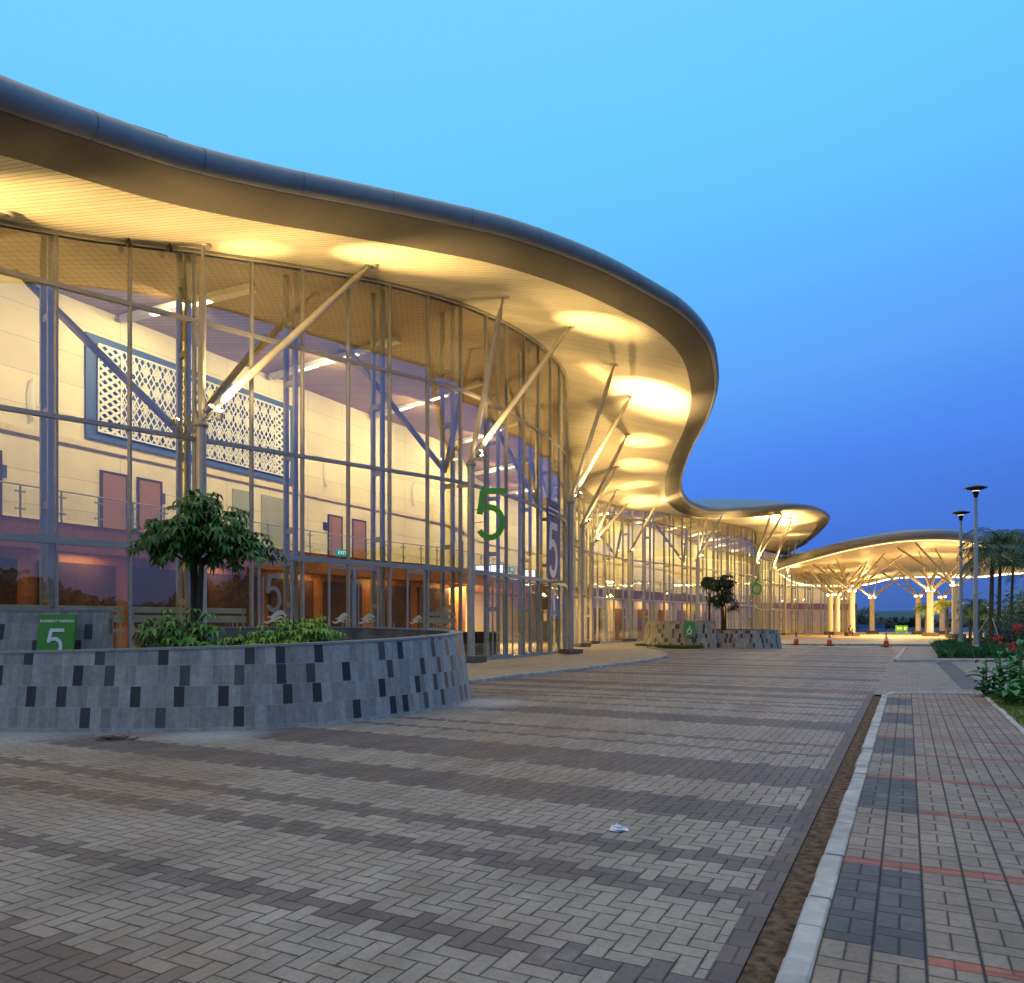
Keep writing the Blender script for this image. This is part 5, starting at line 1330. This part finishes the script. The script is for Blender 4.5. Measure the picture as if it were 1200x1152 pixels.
# ------------------------------------------------------------------ seated person at the canopy column plinth
def person(base, label):
    root = tag(empty('person', base), label, 'person')
    def skin(name, vs, es, rs_, mat, sub=1):
        me = bpy.data.meshes.new(name); me.from_pydata([Vector(v) for v in vs], es, []); o = bpy.data.objects.new(name, me); col.objects.link(o); o.parent = root
        m = o.modifiers.new('grow', 'SKIN'); m.use_smooth_shade = True
        for i, r_ in enumerate(rs_): me.skin_vertices[0].data[i].radius = (r_, r_)
        me.skin_vertices[0].data[0].use_root = True
        s_ = o.modifiers.new('smooth', 'SUBSURF'); s_.levels = sub; s_.render_levels = sub; me.materials.append(mat); return o
    def mk(name, vs, es, rs_, mat):
        me = bpy.data.meshes.new(name); me.from_pydata([Vector(v) for v in vs], es, []); o = bpy.data.objects.new(name, me); col.objects.link(o); o.parent = root
        me.materials.append(mat)
        sk = o.modifiers.new('grow', 'SKIN'); sk.use_smooth_shade = True
        for i, r_ in enumerate(rs_): me.skin_vertices[0].data[i].radius = (r_, r_)
        me.skin_vertices[0].data[0].use_root = True
        sb2 = o.modifiers.new('smooth', 'SUBSURF'); sb2.levels = 1; sb2.render_levels = 1
        return o
    # seat at z=.5; faces -y (towards the camera), leaning forward, forearms on the thighs
    vs = [(0,0,.60),(0,-.03,.80),(0,-.10,1.02),(0,-.14,1.12),(0,-.17,1.22),(0,-.19,1.36)]; rs_ = [.15,.14,.15,.06,.085,.07]; es = [(0,1),(1,2),(2,3),(3,4),(4,5)]
    for s_ in (-1, 1):
        k = len(vs); vs += [(s_*.10,-.10,.58),(s_*.16,-.46,.58),(s_*.15,-.44,.30),(s_*.15,-.42,.07),(s_*.16,-.60,.045)]; rs_ += [.10,.07,.058,.042,.04]; es += [(0,k),(k,k+1),(k+1,k+2),(k+2,k+3),(k+3,k+4)]
        k = len(vs); vs += [(s_*.20,-.12,1.02),(s_*.26,-.20,.80),(s_*.12,-.42,.70),(s_*.07,-.50,.70)]; rs_ += [.06,.048,.035,.030]; es += [(2,k),(k,k+1),(k+1,k+2),(k+2,k+3)]
        for f in range(4):
            j = len(vs); vs += [(s_*(.07-.02*f+.02),-.56-.01*f,.70-.01*f),(s_*(.05-.02*f+.02),-.585,.665)]; rs_ += [.011,.009]; es += [(k+3,j),(j,j+1)]
        j = len(vs); vs += [(s_*.03,-.49,.735)]; rs_ += [.012]; es += [(k+3,j)]
    mk('body', vs, es, rs_, M['skin'])
    # jacket and trousers follow the body, a little larger
    vs = [(0,0,.62),(0,-.03,.80),(0,-.10,1.03),(0,-.13,1.09)]; rs_ = [.165,.155,.165,.085]; es = [(0,1),(1,2),(2,3)]
    for s_ in (-1, 1):
        k = len(vs); vs += [(s_*.20,-.12,1.03),(s_*.265,-.20,.80),(s_*.15,-.39,.71)]; rs_ += [.075,.06,.05]; es += [(2,k),(k,k+1),(k+1,k+2)]
    mk('jacket', vs, es, rs_, M['cloth_black'])
    vs = [(0,0,.58)]; rs_ = [.165]; es = []
    for s_ in (-1, 1):
        k = len(vs); vs += [(s_*.10,-.10,.585),(s_*.16,-.46,.58),(s_*.15,-.44,.30),(s_*.15,-.42,.12)]; rs_ += [.112,.083,.07,.058]; es += [(0,k),(k,k+1),(k+1,k+2),(k+2,k+3)]
    mk('trousers', vs, es, rs_, M['cloth_black'])
    mb = MB(); rows = []
    for k in range(7):
        z = .66+.40*k/6; w = .05+.035*k/6
        rows.append([base + Vector((x*w, -.03 - .075*k/6 - .168 - (.01 if x == 0 else 0), z)) for x in (-1,0,1)])
    mb.loft(rows, smooth=True); mb.build('shirt_front', M['cloth_white'], root)
    mb = MB()
    for s_ in (-1,1): mb.lathe([(0,-.035),(.05,-.03),(.055,0),(.04,.05),(0,.06)], base + Vector((s_*.155,-.52,.045)), 8)
    mb.build('shoes', M['cloth_white'], root)
    mb = MB(); c = base + Vector((0,-.165,1.315)); mb.lathe([(.098,-.02),(.104,.03),(.095,.08),(.06,.118),(0,.128)], c + Vector((0,.012,0)), 12); mb.build('hair', M['hair'], root)
    mb = MB(); f0 = base + Vector((0,-.262,1.275))
    mb.lathe([(0,-.02),(.014,-.012),(.009,.03),(0,.035)], f0 + Vector((0,-.006,0)), 6)
    for s_ in (-1,1): mb.lathe([(0,-.012),(.012,0),(0,.012)], f0 + Vector((s_*.033,.014,.035)), 6); mb.lathe([(0,-.03),(.016,0),(0,.03)], base + Vector((s_*.082,-.17,1.29)), 6)
    mb.box(f0 + Vector((0,.012,-.045)), (.045,.012,.010)); mb.build('face', M['skin'], root)
px = (998-U0)/F*97.6; person(Vector((px-.15, 97.75, .0)), 'person in black jacket and white shirt sitting on the canopy column plinth')

# ------------------------------------------------------------------ world, camera
w = bpy.data.worlds.new('World'); scene.world = w; w.use_nodes = True
nt = w.node_tree; N = nt.nodes; L_ = nt.links
bg = N['Background']; tc_ = N.new('ShaderNodeTexCoord'); sp_ = N.new('ShaderNodeSeparateXYZ'); L_.new(tc_.outputs['Generated'], sp_.inputs[0])
def wm(op, a, b):
    n = N.new('ShaderNodeMath'); n.operation = op
    for i, x in enumerate((a, b)):
        if isinstance(x, bpy.types.NodeSocket): L_.new(x, n.inputs[i])
        else: n.inputs[i].default_value = x
    return n.outputs[0]
# dusk: the upper sky still glows, the anti-twilight horizon (+x) is deep blue, the after-glow is behind the viewer (-x, -y)
el = wm('ADD', sp_.outputs[2], wm('MULTIPLY', sp_.outputs[0], -.14))
rp = N.new('ShaderNodeValToRGB'); e = rp.color_ramp.elements
stops = [(0.0,(.05,.11,.34)),(.06,(.062,.15,.49)),(.14,(.064,.18,.69)),(.24,(.078,.25,.88)),(.34,(.11,.37,.97)),(.46,(.125,.49,1.0)),(.60,(.15,.60,1.0)),(.80,(.20,.64,1.0)),(.90,(.7,.85,1.0)),(1.0,(1.5,1.42,1.40))]
while len(e) > 1: e.remove(e[-1])
for i, (p_, c_) in enumerate(stops):
    x = e[0] if i == 0 else e.new(p_); x.position = p_; x.color = (*c_, 1)
nz = N.new('ShaderNodeTexNoise'); mpw = N.new('ShaderNodeMapping'); mpw.inputs['Scale'].default_value = (1.2, 1.2, 5.0); L_.new(tc_.outputs['Generated'], mpw.inputs[0]); L_.new(mpw.outputs[0], nz.inputs['Vector']); nz.inputs['Scale'].default_value = 1.6; nz.inputs['Detail'].default_value = 5
el = wm('ADD', el, wm('MULTIPLY', wm('ADD', nz.outputs['Fac'], -.5), .07))
L_.new(wm('ADD', el, .09), rp.inputs[0])
glow = N.new('ShaderNodeMix'); glow.data_type = 'RGBA'
gf = wm('ADD', wm('MULTIPLY', sp_.outputs[1], -.75), wm('MULTIPLY', sp_.outputs[0], -.20)); gf = wm('MAXIMUM', wm('MULTIPLY', wm('ADD', gf, .12), 1.1), 0.0); gf = wm('MINIMUM', gf, 1.0)
L_.new(gf, glow.inputs[0]); L_.new(rp.outputs[0], glow.inputs[6]); glow.inputs[7].default_value = (.34,.43,.62,1)
L_.new(glow.outputs[2], bg.inputs[0]); bg.inputs[1].default_value = 1.0

cam = bpy.data.cameras.new('Camera'); co = bpy.data.objects.new('Camera', cam); col.objects.link(co); scene.camera = co
co.location = (0, 0, EYE); co.rotation_euler = (R(90), 0, 0)
cam.sensor_fit = 'HORIZONTAL'; cam.sensor_width = 36; cam.lens = 36*F/1200; cam.shift_y = (HZ-576)/1200; cam.clip_end = 3000; cam.clip_start = .05
vs_ = scene.view_settings; vs_.view_transform = 'Standard'; vs_.look = 'None'; vs_.exposure = 0; vs_.gamma = 1; vs_.use_curve_mapping = False
cy = scene.cycles
cy.use_denoising = True; cy.max_bounces = 8; cy.diffuse_bounces = 4; cy.glossy_bounces = 5; cy.transmission_bounces = 6; cy.transparent_max_bounces = 24
cy.caustics_reflective = False; cy.caustics_refractive = False; cy.sample_clamp_indirect = 6; cy.sample_clamp_direct = 0
